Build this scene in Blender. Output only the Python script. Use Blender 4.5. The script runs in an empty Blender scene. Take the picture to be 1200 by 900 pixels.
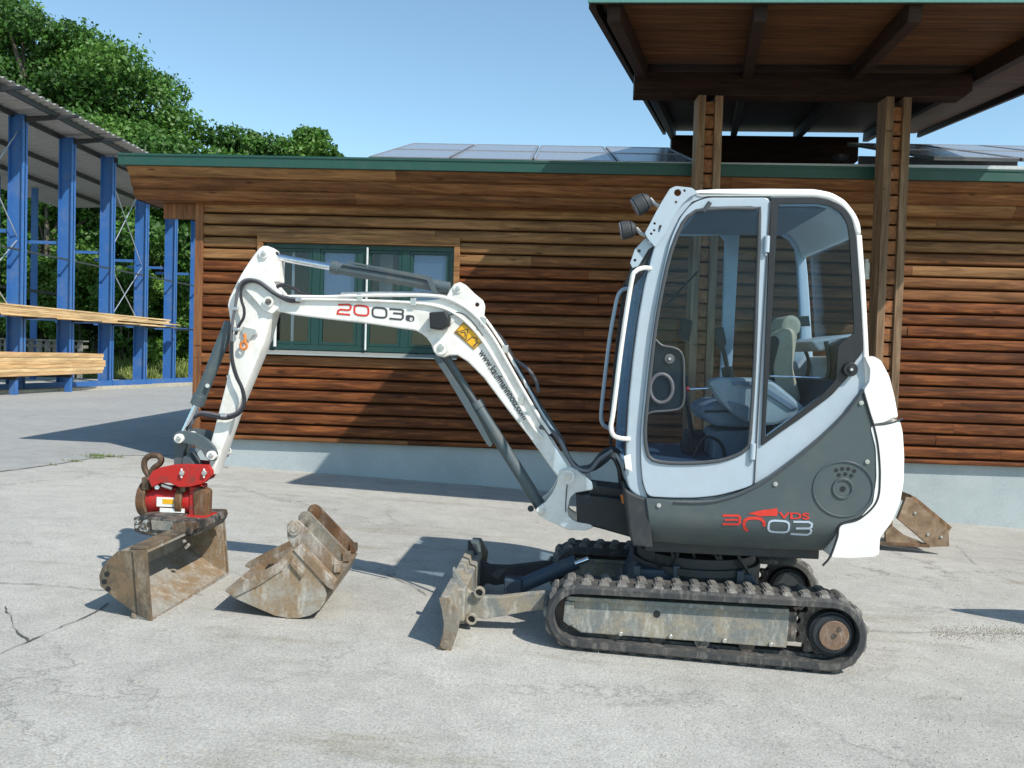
import bpy, bmesh, math, random
import numpy as np
from mathutils import Vector, Matrix, noise
random.seed(7); np.random.seed(7)
sc = bpy.context.scene
COL = sc.collection
R_ = math.radians
# ------------------------------------------------------------------ camera
PITCH, ROLL, FPX = .033, .030, 1000.0
CAMZ = 1.42
cd = bpy.data.cameras.new('camera'); cam = bpy.data.objects.new('camera', cd); COL.objects.link(cam)
cd.sensor_width = 36; cd.lens = 36*FPX/1200; cd.clip_start = .05; cd.clip_end = 3000
MC = Matrix.Rotation(math.pi/2-PITCH, 4, 'X') @ Matrix.Rotation(ROLL, 4, 'Z')
cam.matrix_world = Matrix.Translation((0, 0, CAMZ)) @ MC
sc.camera = cam
# ------------------------------------------------------------------ sky, sun, exposure
SUN = Vector((.69, -.66, 1.0)).normalized()
w = bpy.data.worlds.new('World'); sc.world = w; w.use_nodes = True
nt = w.node_tree; bg = nt.nodes['Background']
sky = nt.nodes.new('ShaderNodeTexSky'); sky.sky_type = 'NISHITA'; sky.sun_disc = False
sky.sun_elevation = math.asin(SUN.z); sky.sun_rotation = math.atan2(SUN.x, SUN.y)
sky.air_density = 1.0; sky.dust_density = 0.3; sky.ozone_density = 1.0; sky.altitude = 300
tn = nt.nodes.new('ShaderNodeMix'); tn.data_type = 'RGBA'; tn.blend_type = 'MULTIPLY'; tn.inputs[0].default_value = 1; tn.inputs[7].default_value = (1.0, 1.13, 1.06, 1)
nt.links.new(sky.outputs[0], tn.inputs[6]); nt.links.new(tn.outputs[2], bg.inputs[0]); bg.inputs[1].default_value = .148
ld = bpy.data.lights.new('sun', 'SUN'); ld.energy = 4.3; ld.angle = R_(.53); ld.color = (1, .945, .86)
lo = bpy.data.objects.new('sun', ld); COL.objects.link(lo)
lo.rotation_euler = SUN.to_track_quat('Z', 'Y').to_euler(); lo.location = (6, -6, 12)
sc.view_settings.view_transform = 'Standard'; sc.view_settings.look = 'None'
sc.view_settings.exposure = .32; sc.view_settings.gamma = 1
sc.render.engine = 'CYCLES'
sc.cycles.max_bounces = 8; sc.cycles.transparent_max_bounces = 16

# ------------------------------------------------------------------ helpers: rays, frames
def ray(px, py):
    return (MC.to_3x3() @ Vector(((px-600)/FPX, (450-py)/FPX, -1)))
CO = Vector((0, 0, CAMZ))
def at_depth(px, py, Y):
    d = ray(px, py); return CO + d*(Y/d.y)
class Frame:
    """local x along the thing, y away from the camera, z up"""
    def __init__(s, origin, yaw):
        s.M = Matrix.Translation(origin) @ Matrix.Rotation(-yaw, 4, 'Z'); s.I = s.M.inverted(); s.o = Vector(origin)
    def at(s, px, py, w=0):
        o = s.I @ CO; d = s.I.to_3x3() @ ray(px, py)
        return o + d*((w-o.y)/d.y)
    def xz(s, pts, w=0):
        return [(lambda p: (p.x, p.z))(s.at(a, b, w)) for a, b in pts]
def fx(X):
    if X < -3: return -3 - 2.2*(1-math.exp((X+3)/2.2))
    if X > 7: return 7 + 2.0*(1-math.exp(-(X-7)/2.0))
    return X
def gz(X, Y):
    Yc = Y if Y < 60 else 60
    return .022 - .042*fx(X) - .0105*Yc
def ground_hit(px, py):
    d = ray(px, py); t = 1.0
    for _ in range(60):
        p = CO + d*t; t *= 1 + (p.z-gz(p.x, p.y))/max(.01, CAMZ-gz(p.x, p.y))*.9
    return CO + d*t

# ------------------------------------------------------------------ materials
MATS = {}
def nodes_of(name):
    m = bpy.data.materials.new(name); m.use_nodes = True
    n = m.node_tree; b = n.nodes['Principled BSDF']; MATS[name] = m
    return m, n, b
def N(n, t, **k):
    x = n.nodes.new(t)
    for a, v in k.items():
        if a.startswith('i_'):
            x.inputs[a[2:].replace('_', ' ')].default_value = v
        else: setattr(x, a, v)
    return x
def ramp(n, src, stops):
    r = n.nodes.new('ShaderNodeValToRGB'); el = r.color_ramp.elements
    while len(el) < len(stops): el.new(.5)
    for e, (p, c) in zip(el, stops):
        e.position = p; e.color = c if len(c) == 4 else (*c, 1)
    n.links.new(src, r.inputs[0]); return r
def mixc(n, fac, a, b, bt='MIX'):
    m = n.nodes.new('ShaderNodeMix'); m.data_type = 'RGBA'; m.blend_type = bt
    for s, v in ((0, fac), (6, a), (7, b)):
        if hasattr(v, 'links') or isinstance(v, bpy.types.NodeSocket): n.links.new(v, m.inputs[s])
        else: m.inputs[s].default_value = v if s == 0 else (*v, 1) if len(v) == 3 else v
    return m.outputs[2]
def wpos(n, scale=(1, 1, 1), rnd=True, rot=(0, 0, 0)):
    g = n.nodes.new('ShaderNodeNewGeometry'); mp = n.nodes.new('ShaderNodeMapping'); mp.inputs['Scale'].default_value = scale
    mp.inputs['Rotation'].default_value = rot
    src = g.outputs['Position']
    if rnd:
        oi = n.nodes.new('ShaderNodeObjectInfo'); mu = N(n, 'ShaderNodeMath', operation='MULTIPLY'); mu.inputs[1].default_value = 37
        n.links.new(oi.outputs['Random'], mu.inputs[0])
        ad = N(n, 'ShaderNodeVectorMath', operation='ADD'); n.links.new(src, ad.inputs[0]); n.links.new(mu.outputs[0], ad.inputs[1]); src = ad.outputs[0]
    n.links.new(src, mp.inputs[0]); return mp.outputs[0]
def noise_n(n, vec, sc_, det=5, rough=.55, dist=0):
    x = N(n, 'ShaderNodeTexNoise', i_Scale=sc_, i_Detail=det, i_Roughness=rough, i_Distortion=dist); n.links.new(vec, x.inputs['Vector']); return x.outputs[0]
def bump(n, b, h, strength, dist=.01):
    x = N(n, 'ShaderNodeBump', i_Strength=strength, i_Distance=dist); n.links.new(h, x.inputs['Height']); n.links.new(x.outputs[0], b.inputs['Normal'])
def paint(name, col, rough=.35, dirt=(.30, .25, .19), amount=.35, metal=0, scale=5, coat=0, streak=False):
    m, n, b = nodes_of(name); v = wpos(n, (1, 1, .45) if streak else (1, 1, 1), False)
    f1 = noise_n(n, v, scale, 8, .68); r = ramp(n, f1, [(.5, (0, 0, 0)), (.72, (amount,)*3)])
    f2 = noise_n(n, v, scale*6, 4, .6); r2 = ramp(n, f2, [(.3, (.95,)*3), (.7, (1.02,)*3)])
    c = mixc(n, 1, col, r2.outputs[0], 'MULTIPLY'); c = mixc(n, r.outputs[0], c, dirt)
    n.links.new(c, b.inputs['Base Color']); b.inputs['Metallic'].default_value = metal
    rr = ramp(n, f1, [(.4, (rough,)*3), (.75, (min(1, rough+.35),)*3)]); n.links.new(rr.outputs[0], b.inputs['Roughness'])
    b.inputs['Coat Weight'].default_value = coat
    bump(n, b, f2, .03, .003)
    return m
def steel(name, base, rust, light, rough=.5, metal=.55, sc_=7):
    m, n, b = nodes_of(name); v = wpos(n, (1, 1, 1), False)
    f1 = noise_n(n, v, sc_*.6, 8, .68, .3); f2 = noise_n(n, wpos(n, (1, 1, .3), False, (.3, .5, 0)), sc_*2.3, 8, .75); f3 = noise_n(n, v, 70, 3)
    c = mixc(n, ramp(n, f1, [(.42, (0,)*3), (.56, (1,)*3)]).outputs[0], base, rust)
    c = mixc(n, ramp(n, f2, [(.5, (0,)*3), (.66, (.85,)*3)]).outputs[0], c, light)
    c = mixc(n, .5, c, ramp(n, f3, [(.3, (.6,)*3), (.7, (1.15,)*3)]).outputs[0], 'MULTIPLY')
    n.links.new(c, b.inputs['Base Color'])
    mm = ramp(n, f1, [(.42, (metal,)*3), (.56, (metal*.3,)*3)]); n.links.new(mm.outputs[0], b.inputs['Metallic'])
    rr = ramp(n, f2, [(.3, (rough,)*3), (.7, (.85,)*3)]); n.links.new(rr.outputs[0], b.inputs['Roughness'])
    bump(n, b, f2, .25, .004); return m
def wood(name, a, c2, c3, vscale=(2.2, 30, 30), rough=.65, knots=True, hz=None):
    """a dark, c2 mid, c3 pale; grain runs along the low-scale axis"""
    m, n, b = nodes_of(name); v = wpos(n, vscale, True); v1 = wpos(n, tuple(s*.35 for s in vscale), True)
    f = noise_n(n, v, 1, 6, .6, .6); g = noise_n(n, v1, 1, 3, .5, .3)
    c = ramp(n, f, [(.25, a), (.5, c2), (.75, c3)]).outputs[0]
    c = mixc(n, .75, c, ramp(n, g, [(.3, (.55,)*3), (.65, (1.25,)*3)]).outputs[0], 'MULTIPLY')
    oi = n.nodes.new('ShaderNodeObjectInfo')
    c = mixc(n, .38, c, ramp(n, oi.outputs['Random'], [(0, (.62, .58, .55)), (.5, (1, .98, .95)), (1, (1.3, 1.22, 1.1))]).outputs[0], 'MULTIPLY')
    if knots:
        vo = N(n, 'ShaderNodeTexVoronoi', i_Scale=1.0); vv = wpos(n, (2.0, 9, 9), True); n.links.new(vv, vo.inputs['Vector'])
        c = mixc(n, ramp(n, vo.outputs['Distance'], [(.05, (.8,)*3), (.13, (0,)*3)]).outputs[0], c, tuple(x*.35 for x in a))
    n.links.new(c, b.inputs['Base Color']); b.inputs['Roughness'].default_value = rough
    b.inputs['Specular IOR Level'].default_value = .22
    bump(n, b, f, .35, .004); return m
def plain(name, col, rough=.5, metal=0, **k):
    m, n, b = nodes_of(name); b.inputs['Base Color'].default_value = (*col, 1); b.inputs['Roughness'].default_value = rough
    b.inputs['Metallic'].default_value = metal
    for kk, vv in k.items(): b.inputs[kk.replace('_', ' ')].default_value = vv
    v = wpos(n, (1, 1, 1), False); f = noise_n(n, v, 40, 4)
    rr = ramp(n, f, [(.3, (max(.03, rough-.08),)*3), (.7, (min(1, rough+.12),)*3)]); n.links.new(rr.outputs[0], b.inputs['Roughness'])
    c = mixc(n, 1, col, ramp(n, f, [(.3, (.88,)*3), (.7, (1.06,)*3)]).outputs[0], 'MULTIPLY'); n.links.new(c, b.inputs['Base Color'])
    return m
def glass(name, tint, refl=1.0, rough=.02):
    m = bpy.data.materials.new(name); m.use_nodes = True; n = m.node_tree; n.nodes.clear(); MATS[name] = m
    o = n.nodes.new('ShaderNodeOutputMaterial'); t = n.nodes.new('ShaderNodeBsdfTransparent'); t.inputs[0].default_value = (*tint, 1)
    g = n.nodes.new('ShaderNodeBsdfGlossy'); g.inputs['Roughness'].default_value = rough; g.inputs[0].default_value = (.95, .97, 1, 1)
    d = n.nodes.new('ShaderNodeBsdfDiffuse'); d.inputs[0].default_value = (.45, .5, .55, 1)
    f = n.nodes.new('ShaderNodeFresnel'); f.inputs[0].default_value = 1.5
    mu = N(n, 'ShaderNodeMath', operation='MULTIPLY'); mu.inputs[1].default_value = refl; n.links.new(f.outputs[0], mu.inputs[0])
    x = n.nodes.new('ShaderNodeMixShader'); n.links.new(mu.outputs[0], x.inputs[0]); n.links.new(t.outputs[0], x.inputs[1]); n.links.new(g.outputs[0], x.inputs[2])
    y = n.nodes.new('ShaderNodeMixShader'); y.inputs[0].default_value = .002; n.links.new(x.outputs[0], y.inputs[1]); n.links.new(d.outputs[0], y.inputs[2])
    n.links.new(y.outputs[0], o.inputs[0]); return m

WHITE = paint('white_paint', (.79, .77, .72), .38, (.40, .36, .30), .5, coat=.15, scale=7)
WHITEC = paint('white_cover_paint', (.77, .755, .715), .3, (.62, .59, .54), .16, coat=.3, scale=3)
CABP = paint('light_grey_blue_paint', (.385, .455, .515), .32, (.40, .40, .38), .14, coat=.3, scale=3)
SLATE = paint('slate_grey_paint', (.062, .083, .088), .38, (.13, .125, .11), .4, coat=.1, scale=3)
CYLG = paint('cylinder_grey_paint', (.07, .095, .105), .42, (.17, .15, .13), .55, scale=6)
DARK = paint('dark_frame_paint', (.022, .026, .03), .5, (.10, .085, .065), .6, scale=6)
NAVY = paint('blade_cylinder_paint', (.03, .05, .075), .45, (.12, .10, .08), .6, scale=8)
RED = paint('red_coupler_paint', (.44, .014, .010), .4, (.08, .045, .035), .95, scale=12)
BLUE = paint('blue_steel_paint', (.030, .125, .36), .5, (.20, .22, .26), .35, scale=2)
GREEN = paint('green_frame_paint', (.005, .042, .036), .4, (.03, .06, .05), .3)
EAVEG = paint('green_flashing_paint', (.012, .065, .048), .35, (.05, .09, .08), .3)
RUST = steel('rusty_bucket_steel', (.25, .225, .185), (.19, .13, .075), (.44, .40, .33), .45, .35)
RUSTB = steel('brown_worn_steel', (.10, .065, .04), (.16, .075, .03), (.27, .21, .16), .5, .4)
BUCK2 = steel('worn_grey_bucket_steel', (.30, .28, .25), (.22, .15, .09), (.52, .48, .42), .5, .3)
WORNGREY = steel('dirty_grey_paint_steel', (.185, .195, .185), (.29, .25, .185), (.44, .425, .37), .6, .1, 9)
HITCH = steel('dark_oily_steel', (.06, .06, .058), (.12, .09, .07), (.36, .34, .31), .4, .7, 14)
CHROME = plain('chrome_rod', (.72, .74, .78), .14, 1)
ZINC = plain('zinc_bolt', (.62, .61, .58), .35, .85)
BRONZE = steel('copper_brown_plate', (.24, .16, .115), (.20, .11, .06), (.36, .30, .25), .45, .6, 20)
BLACK = plain('black_plastic', (.012, .013, .015), .42)
HOSE = plain('black_hose_rubber', (.02, .02, .023), .5)
HOSEG = plain('grey_hose_sleeve', (.10, .10, .11), .55)
SEAL = plain('dark_grey_rubber_seal', (.06, .065, .07), .5)
LAMPG = plain('grey_lamp_housing', (.035, .038, .042), .6)
DECR = plain('red_decal', (.62, .035, .02), .4)
DECS = plain('silver_decal', (.45, .52, .60), .4)
DECK = plain('dark_grey_decal', (.05, .05, .055), .4)
DECW = plain('white_decal', (.8, .8, .76), .4)
DECY = plain('yellow_decal', (.80, .42, .01), .4)
BEIGE = plain('beige_fabric', (.42, .36, .25), .9)
SEATM = plain('grey_vinyl', (.20, .22, .25), .5)
SEATL = plain('pale_console_plastic', (.38, .38, .36), .45)
FLOORB = plain('blue_grey_floor_mat', (.045, .07, .11), .6)
BDARK = steel('brown_black_bucket_side', (.10, .082, .06), (.17, .115, .065), (.27, .235, .18), .5, .3)
BPALE = steel('pale_scoured_steel', (.34, .32, .28), (.26, .185, .11), (.46, .44, .39), .5, .25)
EDGE = steel('polished_edge_steel', (.42, .40, .37), (.26, .18, .11), (.60, .58, .54), .35, .7, 12)
ORANGE = plain('orange_rust', (.65, .20, .04), .7)
GLASS = glass('cab_glass', (.80, .88, .94), .16)
WGLASS = glass('window_glass', (.80, .84, .86), .8)
RUBBER = steel('dusty_rubber', (.035, .037, .04), (.06, .058, .054), (.17, .16, .14), .75, 0, 9)
RUBBERL = steel('dusty_rubber_lug', (.11, .108, .102), (.15, .14, .125), (.32, .30, .265), .8, 0, 9)
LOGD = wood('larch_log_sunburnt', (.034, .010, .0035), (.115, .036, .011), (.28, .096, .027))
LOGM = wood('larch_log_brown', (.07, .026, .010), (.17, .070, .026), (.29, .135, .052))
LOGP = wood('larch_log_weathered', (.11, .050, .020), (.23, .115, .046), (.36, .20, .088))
POSTW = wood('weathered_post_wood', (.10, .058, .032), (.20, .125, .072), (.31, .21, .13), (30, 30, 2.2))
POSTC = wood('corner_board_wood', (.10, .04, .018), (.22, .095, .04), (.30, .14, .06), (30, 30, 2.2))
BLOCKW = wood('pillar_block_wood', (.12, .045, .016), (.24, .10, .04), (.36, .18, .08), (20, 20, 20), knots=False)
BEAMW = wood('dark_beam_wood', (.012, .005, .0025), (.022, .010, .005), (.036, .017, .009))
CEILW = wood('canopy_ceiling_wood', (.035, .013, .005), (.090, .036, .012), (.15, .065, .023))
LUMB = wood('fresh_timber', (.50, .32, .14), (.68, .47, .24), (.78, .58, .34), (30, 2, 30), knots=False)
LUMBE = wood('timber_ends', (.40, .22, .09), (.58, .36, .17), (.7, .5, .28), (30, 2, 30), knots=False)
OLDW = wood('old_ramp_wood', (.10, .065, .04), (.22, .15, .095), (.36, .28, .20), (8, 8, 8), knots=False)
GREYW = wood('grey_fence_wood', (.12, .11, .10), (.22, .21, .19), (.32, .30, .27), (8, 8, 8), knots=False)
def m_sheet():
    m = paint('galvanised_sheet', (.42, .42, .41), .5, (.30, .27, .24), .5, metal=.3, scale=1.2); return m
SHEET = m_sheet()
def m_base():
    m, n, b = nodes_of('painted_plinth'); v = wpos(n, (1, 1, 1), False)
    f = noise_n(n, v, 1.6, 7, .65); f2 = noise_n(n, v, 60, 4)
    c = ramp(n, f, [(.3, (.30, .345, .355)), (.55, (.37, .415, .425)), (.75, (.385, .43, .44))]).outputs[0]
    c = mixc(n, .5, c, ramp(n, f2, [(.3, (.85,)*3), (.7, (1.1,)*3)]).outputs[0], 'MULTIPLY')
    sp = noise_n(n, wpos(n, (1, 1, .5), False), 9, 7, .7); tc = n.nodes.new('ShaderNodeTexCoord'); sx = n.nodes.new('ShaderNodeSeparateXYZ'); n.links.new(tc.outputs['Generated'], sx.inputs[0])
    mu = N(n, 'ShaderNodeMath', operation='ADD'); n.links.new(sx.outputs[2], mu.inputs[0]); n.links.new(sp, mu.inputs[1])
    c = mixc(n, ramp(n, mu.outputs[0], [(.86, (.6,)*3), (1.02, (0,)*3)]).outputs[0], c, (.22, .20, .17))
    n.links.new(c, b.inputs['Base Color']); b.inputs['Roughness'].default_value = .85; bump(n, b, f2, .3, .004); return m
PLINTH = m_base()
def m_ground(name, dark, mid, lite, patch, crack=.4, stain=.5, fine=1):
    m, n, b = nodes_of(name); v = wpos(n, (1, 1, 1), False)
    big = noise_n(n, v, .45, 6, .6); med = noise_n(n, v, 5, 7, .7); gr = noise_n(n, v, 95*fine, 3, .8); gr2 = noise_n(n, v, 260, 2, .7)
    st = noise_n(n, wpos(n, (.5, 2.2, 1), False), 1.3, 6, .7)
    c = ramp(n, gr, [(.28, dark), (.5, mid), (.72, lite)]).outputs[0]
    c = mixc(n, .55, c, ramp(n, gr2, [(.3, (.78,)*3), (.7, (1.18,)*3)]).outputs[0], 'MULTIPLY')
    c = mixc(n, .8, c, ramp(n, med, [(.3, (.80,)*3), (.6, (1.04,)*3)]).outputs[0], 'MULTIPLY')
    c = mixc(n, .8, c, ramp(n, big, [(.3, patch), (.62, (1.05, 1.05, 1.03))]).outputs[0], 'MULTIPLY')
    c = mixc(n, stain, c, ramp(n, st, [(.30, (.70, .66, .58)), (.44, (1,)*3)]).outputs[0], 'MULTIPLY')
    sp = noise_n(n, v, 22, 2, .5, 1.5); c = mixc(n, ramp(n, sp, [(.0, (.45,)*3), (.24, (.25,)*3), (.30, (0,)*3)]).outputs[0], c, tuple(x*.5 for x in dark))
    oil = noise_n(n, wpos(n, (1, 1.6, 1), False), 2.6, 4, .6, .8); c = mixc(n, stain, c, ramp(n, oil, [(.26, (.66, .65, .62)), (.36, (1,)*3), (.64, (1,)*3), (.76, (1.10, 1.10, 1.09))]).outputs[0], 'MULTIPLY')
    vo = N(n, 'ShaderNodeTexVoronoi', feature='DISTANCE_TO_EDGE', i_Scale=.42)
    wv = noise_n(n, v, 1.6, 6, .7); ad = N(n, 'ShaderNodeVectorMath', operation='MULTIPLY_ADD')
    cm = n.nodes.new('ShaderNodeCombineXYZ'); n.links.new(wv, cm.inputs[0]); n.links.new(med, cm.inputs[1])
    n.links.new(cm.outputs[0], ad.inputs[0]); ad.inputs[1].default_value = (1.3, .9, 0); n.links.new(v, ad.inputs[2]); n.links.new(ad.outputs[0], vo.inputs['Vector'])
    gate = ramp(n, noise_n(n, v, .35, 2), [(.46, (0,)*3), (.54, (crack,)*3)]).outputs[0]
    ck = ramp(n, vo.outputs['Distance'], [(.0, (1,)*3), (.007, (0,)*3)]).outputs[0]
    k = mixc(n, 1, ck, gate, 'MULTIPLY'); c = mixc(n, k, c, tuple(x*.45 for x in dark))
    n.links.new(c, b.inputs['Base Color']); b.inputs['Roughness'].default_value = .9
    hh = N(n, 'ShaderNodeMath', operation='ADD'); n.links.new(gr, hh.inputs[0]); n.links.new(med, hh.inputs[1])
    bump(n, b, hh.outputs[0], .5, .008); return m
CONC = m_ground('worn_concrete', (.24, .235, .215), (.42, .41, .38), (.57, .56, .52), (.80, .79, .77), .6, .75)
ASPH = m_ground('grey_asphalt', (.25, .25, .245), (.33, .33, .32), (.40, .40, .385), (.88, .89, .90), .25, .25)
KERBM = m_ground('kerb_concrete', (.30, .27, .21), (.46, .42, .33), (.55, .51, .42), (.7, .68, .6), 0, .8)
def m_leaf(name, a, b_, c_, sc_=.6):
    m, n, b = nodes_of(name); v = wpos(n, (1, 1, 1), False); f = noise_n(n, v, sc_, 6, .7); f2 = noise_n(n, v, sc_*9, 2)
    c = ramp(n, f, [(.3, a), (.5, b_), (.7, c_)]).outputs[0]
    c = mixc(n, .7, c, ramp(n, f2, [(.3, (.6,)*3), (.7, (1.35,)*3)]).outputs[0], 'MULTIPLY')
    n.links.new(c, b.inputs['Base Color']); b.inputs['Roughness'].default_value = .55
    t = n.nodes.new('ShaderNodeBsdfTranslucent'); n.links.new(c, t.inputs[0]); x = n.nodes.new('ShaderNodeMixShader'); x.inputs[0].default_value = .3
    o = n.nodes['Material Output']; n.links.new(b.outputs[0], x.inputs[1]); n.links.new(t.outputs[0], x.inputs[2]); n.links.new(x.outputs[0], o.inputs[0]); return m
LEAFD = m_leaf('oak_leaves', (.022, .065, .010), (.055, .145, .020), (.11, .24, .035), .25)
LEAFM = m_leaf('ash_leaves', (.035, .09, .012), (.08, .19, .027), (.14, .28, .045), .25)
LEAFB = m_leaf('bush_leaves', (.045, .11, .015), (.10, .21, .03), (.17, .31, .05), .6)
GRASSM = m_leaf('grass_blades', (.10, .15, .03), (.20, .26, .06), (.32, .36, .11), 1)
BARK = wood('bark', (.05, .04, .03), (.10, .085, .065), (.16, .14, .11), (8, 8, 2), knots=False)

# ------------------------------------------------------------------ object helpers
def link(o): COL.objects.link(o); return o
def tag(o, label=None, cat=None, group=None, kind=None):
    if label: o['label'] = label
    if cat: o['category'] = cat
    if group: o['group'] = group
    if kind: o['kind'] = kind
    return o
def empty(name, M, label, cat, group=None):
    o = bpy.data.objects.new(name, None); o.empty_display_size = .2; link(o)
    o.matrix_world = M if isinstance(M, Matrix) else Matrix.Translation(M)
    return tag(o, label, cat, group)
def finish(me, smooth=True, ang=35):
    if smooth:
        me.polygons.foreach_set('use_smooth', [True]*len(me.polygons)); me.set_sharp_from_angle(angle=R_(ang))
def mesh_obj(name, me, mat, parent=None, bevel=0, smooth=True, M=None, seg=2):
    if mat and not me.materials: me.materials.append(mat)
    finish(me, smooth)
    o = link(bpy.data.objects.new(name, me))
    if parent: o.parent = parent
    if M is not None: o.matrix_local = M
    if bevel:
        b = o.modifiers.new('bevel', 'BEVEL'); b.width = bevel; b.segments = seg; b.limit_method = 'ANGLE'; b.angle_limit = R_(40); b.harden_normals = True
    return o
class MB:
    def __init__(s): s.v = []; s.f = []
    def add(s, v, f):
        n = len(s.v); s.v += [tuple(x) for x in v]; s.f += [tuple(i+n for i in q) for q in f]; return s
    def box(s, a, b, M=None):
        x0, y0, z0 = a; x1, y1, z1 = b
        v = [Vector(p) for p in ((x0,y0,z0),(x1,y0,z0),(x1,y1,z0),(x0,y1,z0),(x0,y0,z1),(x1,y0,z1),(x1,y1,z1),(x0,y1,z1))]
        if M is not None: v = [M @ p for p in v]
        return s.add(v, [(0,3,2,1),(4,5,6,7),(0,1,5,4),(1,2,6,5),(2,3,7,6),(3,0,4,7)])
    def hexa(s, p):   # 8 points: bottom ring then top ring
        return s.add(p, [(0,3,2,1),(4,5,6,7),(0,1,5,4),(1,2,6,5),(2,3,7,6),(3,0,4,7)])
    def prism(s, xz, y0, y1):
        n = len(xz); area = sum(xz[i][0]*xz[(i+1) % n][1]-xz[(i+1) % n][0]*xz[i][1] for i in range(n))
        if area < 0: xz = xz[::-1]
        v = [(x, y0, z) for x, z in xz]+[(x, y1, z) for x, z in xz]
        f = [tuple(range(n)), tuple(range(2*n-1, n-1, -1))]+[(i, i+n, (i+1) % n+n, (i+1) % n) for i in range(n)]
        return s.add(v, f)
    def cyl(s, p0, p1, r0, r1=None, n=20, cap=True):
        r1 = r0 if r1 is None else r1; p0 = Vector(p0); p1 = Vector(p1); d = (p1-p0).normalized()
        a = d.orthogonal().normalized(); b = d.cross(a)
        v = []
        for p, r in ((p0, r0), (p1, r1)):
            v += [p+a*math.cos(t)*r+b*math.sin(t)*r for t in (2*math.pi*i/n for i in range(n))]
        f = [(i, (i+1) % n, n+(i+1) % n, n+i) for i in range(n)]
        if cap: f += [tuple(range(n-1, -1, -1)), tuple(range(n, 2*n))]
        return s.add(v, f)
    def tube(s, pts, r, n=8, closed=False):
        pts = [Vector(p) for p in pts]; m = len(pts); v = []; up = None
        rs = r if isinstance(r, (list, tuple)) else [r]*m
        for i, p in enumerate(pts):
            t = (pts[(i+1) % m]-pts[i-1]) if closed or 0 < i < m-1 else (pts[1]-pts[0] if i == 0 else pts[-1]-pts[-2])
            t.normalize()
            if up is None: up = t.orthogonal().normalized()
            a = (up - t*up.dot(t)); a = a.normalized() if a.length > 1e-6 else t.orthogonal().normalized(); up = a; b = t.cross(a)
            v += [p+a*math.cos(q)*rs[i]+b*math.sin(q)*rs[i] for q in (2*math.pi*k/n for k in range(n))]
        f = []
        for i in range(m if closed else m-1):
            j = (i+1) % m
            f += [(i*n+k, i*n+(k+1) % n, j*n+(k+1) % n, j*n+k) for k in range(n)]
        if not closed: f += [tuple(range(n-1, -1, -1)), tuple((m-1)*n+k for k in range(n))]
        return s.add(v, f)
    def mesh(s, name='m'):
        me = bpy.data.meshes.new(name); me.from_pydata(s.v, [], s.f); me.update(); return me
    def build(s, name, mat, parent=None, bevel=0, smooth=True, M=None):
        return mesh_obj(name, s.mesh(name), mat, parent, bevel, smooth, M)
def spline(pts, k=6, closed=False):
    P = [Vector(p) for p in pts]; n = len(P); out = []
    for i in range(n if closed else n-1):
        p1, p2 = P[i], P[(i+1) % n]; p0 = P[i-1] if (closed or i > 0) else p1*2-p2; p3 = P[(i+2) % n] if (closed or i+2 < n) else p2*2-p1
        for j in range(k):
            t = j/k; out.append(.5*((2*p1)+(p2-p0)*t+(2*p0-5*p1+4*p2-p3)*t*t+(3*p1-p0-3*p2+p3)*t**3))
    if not closed: out.append(P[-1])
    return out
def fillet(pts, r, k=4):
    """round the corners of a closed 2-D outline; r is a number or a list"""
    n = len(pts); out = []
    for i in range(n):
        p = Vector(pts[i]); a = Vector(pts[i-1]); b = Vector(pts[(i+1) % n]); rr = r[i] if isinstance(r, (list, tuple)) else r
        la = (a-p).length; lb = (b-p).length; q = min(rr, la*.48, lb*.48)
        if q < 1e-5: out.append(tuple(p)); continue
        s_ = p+(a-p)*(q/la); e_ = p+(b-p)*(q/lb)
        for j in range(k+1):
            t = j/k; out.append(tuple(s_*(1-t)**2+p*2*t*(1-t)+e_*t*t))
    return out
def slab_mesh(outline, holes, y0, y1, bev=0):
    """flat plate in local x,z with holes, between y0 and y1"""
    c = bpy.data.curves.new('slab', 'CURVE'); c.dimensions = '2D'; c.fill_mode = 'BOTH'
    for ring in [outline]+list(holes):
        s_ = c.splines.new('POLY'); s_.points.add(len(ring)-1)
        for p, q in zip(s_.points, ring): p.co = (q[0], q[1], 0, 1)
        s_.use_cyclic_u = True
    c.extrude = max(1e-4, (y1-y0)/2-bev); c.bevel_depth = bev; c.bevel_resolution = 1; c.offset = -bev
    o = bpy.data.objects.new('slab', c); me = bpy.data.meshes.new_from_object(o)
    bpy.data.objects.remove(o); bpy.data.curves.remove(c)
    me.transform(Matrix.Translation((0, (y0+y1)/2, 0)) @ Matrix.Rotation(math.pi/2, 4, 'X'))
    me.materials.clear()
    return me
def slab(name, outline, holes, y0, y1, mat, parent, bev=.004):
    return mesh_obj(name, slab_mesh(outline, holes, y0, y1, bev), mat, parent)
def text_mesh(body, size, bold=.0, font_shear=0):
    c = bpy.data.curves.new('txt', 'FONT'); c.body = body; c.size = size; c.extrude = .0008; c.offset = bold; c.shear = font_shear
    o = bpy.data.objects.new('txt', c); me = bpy.data.meshes.new_from_object(o)
    bpy.data.objects.remove(o); bpy.data.curves.remove(c); me.materials.clear(); return me
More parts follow.
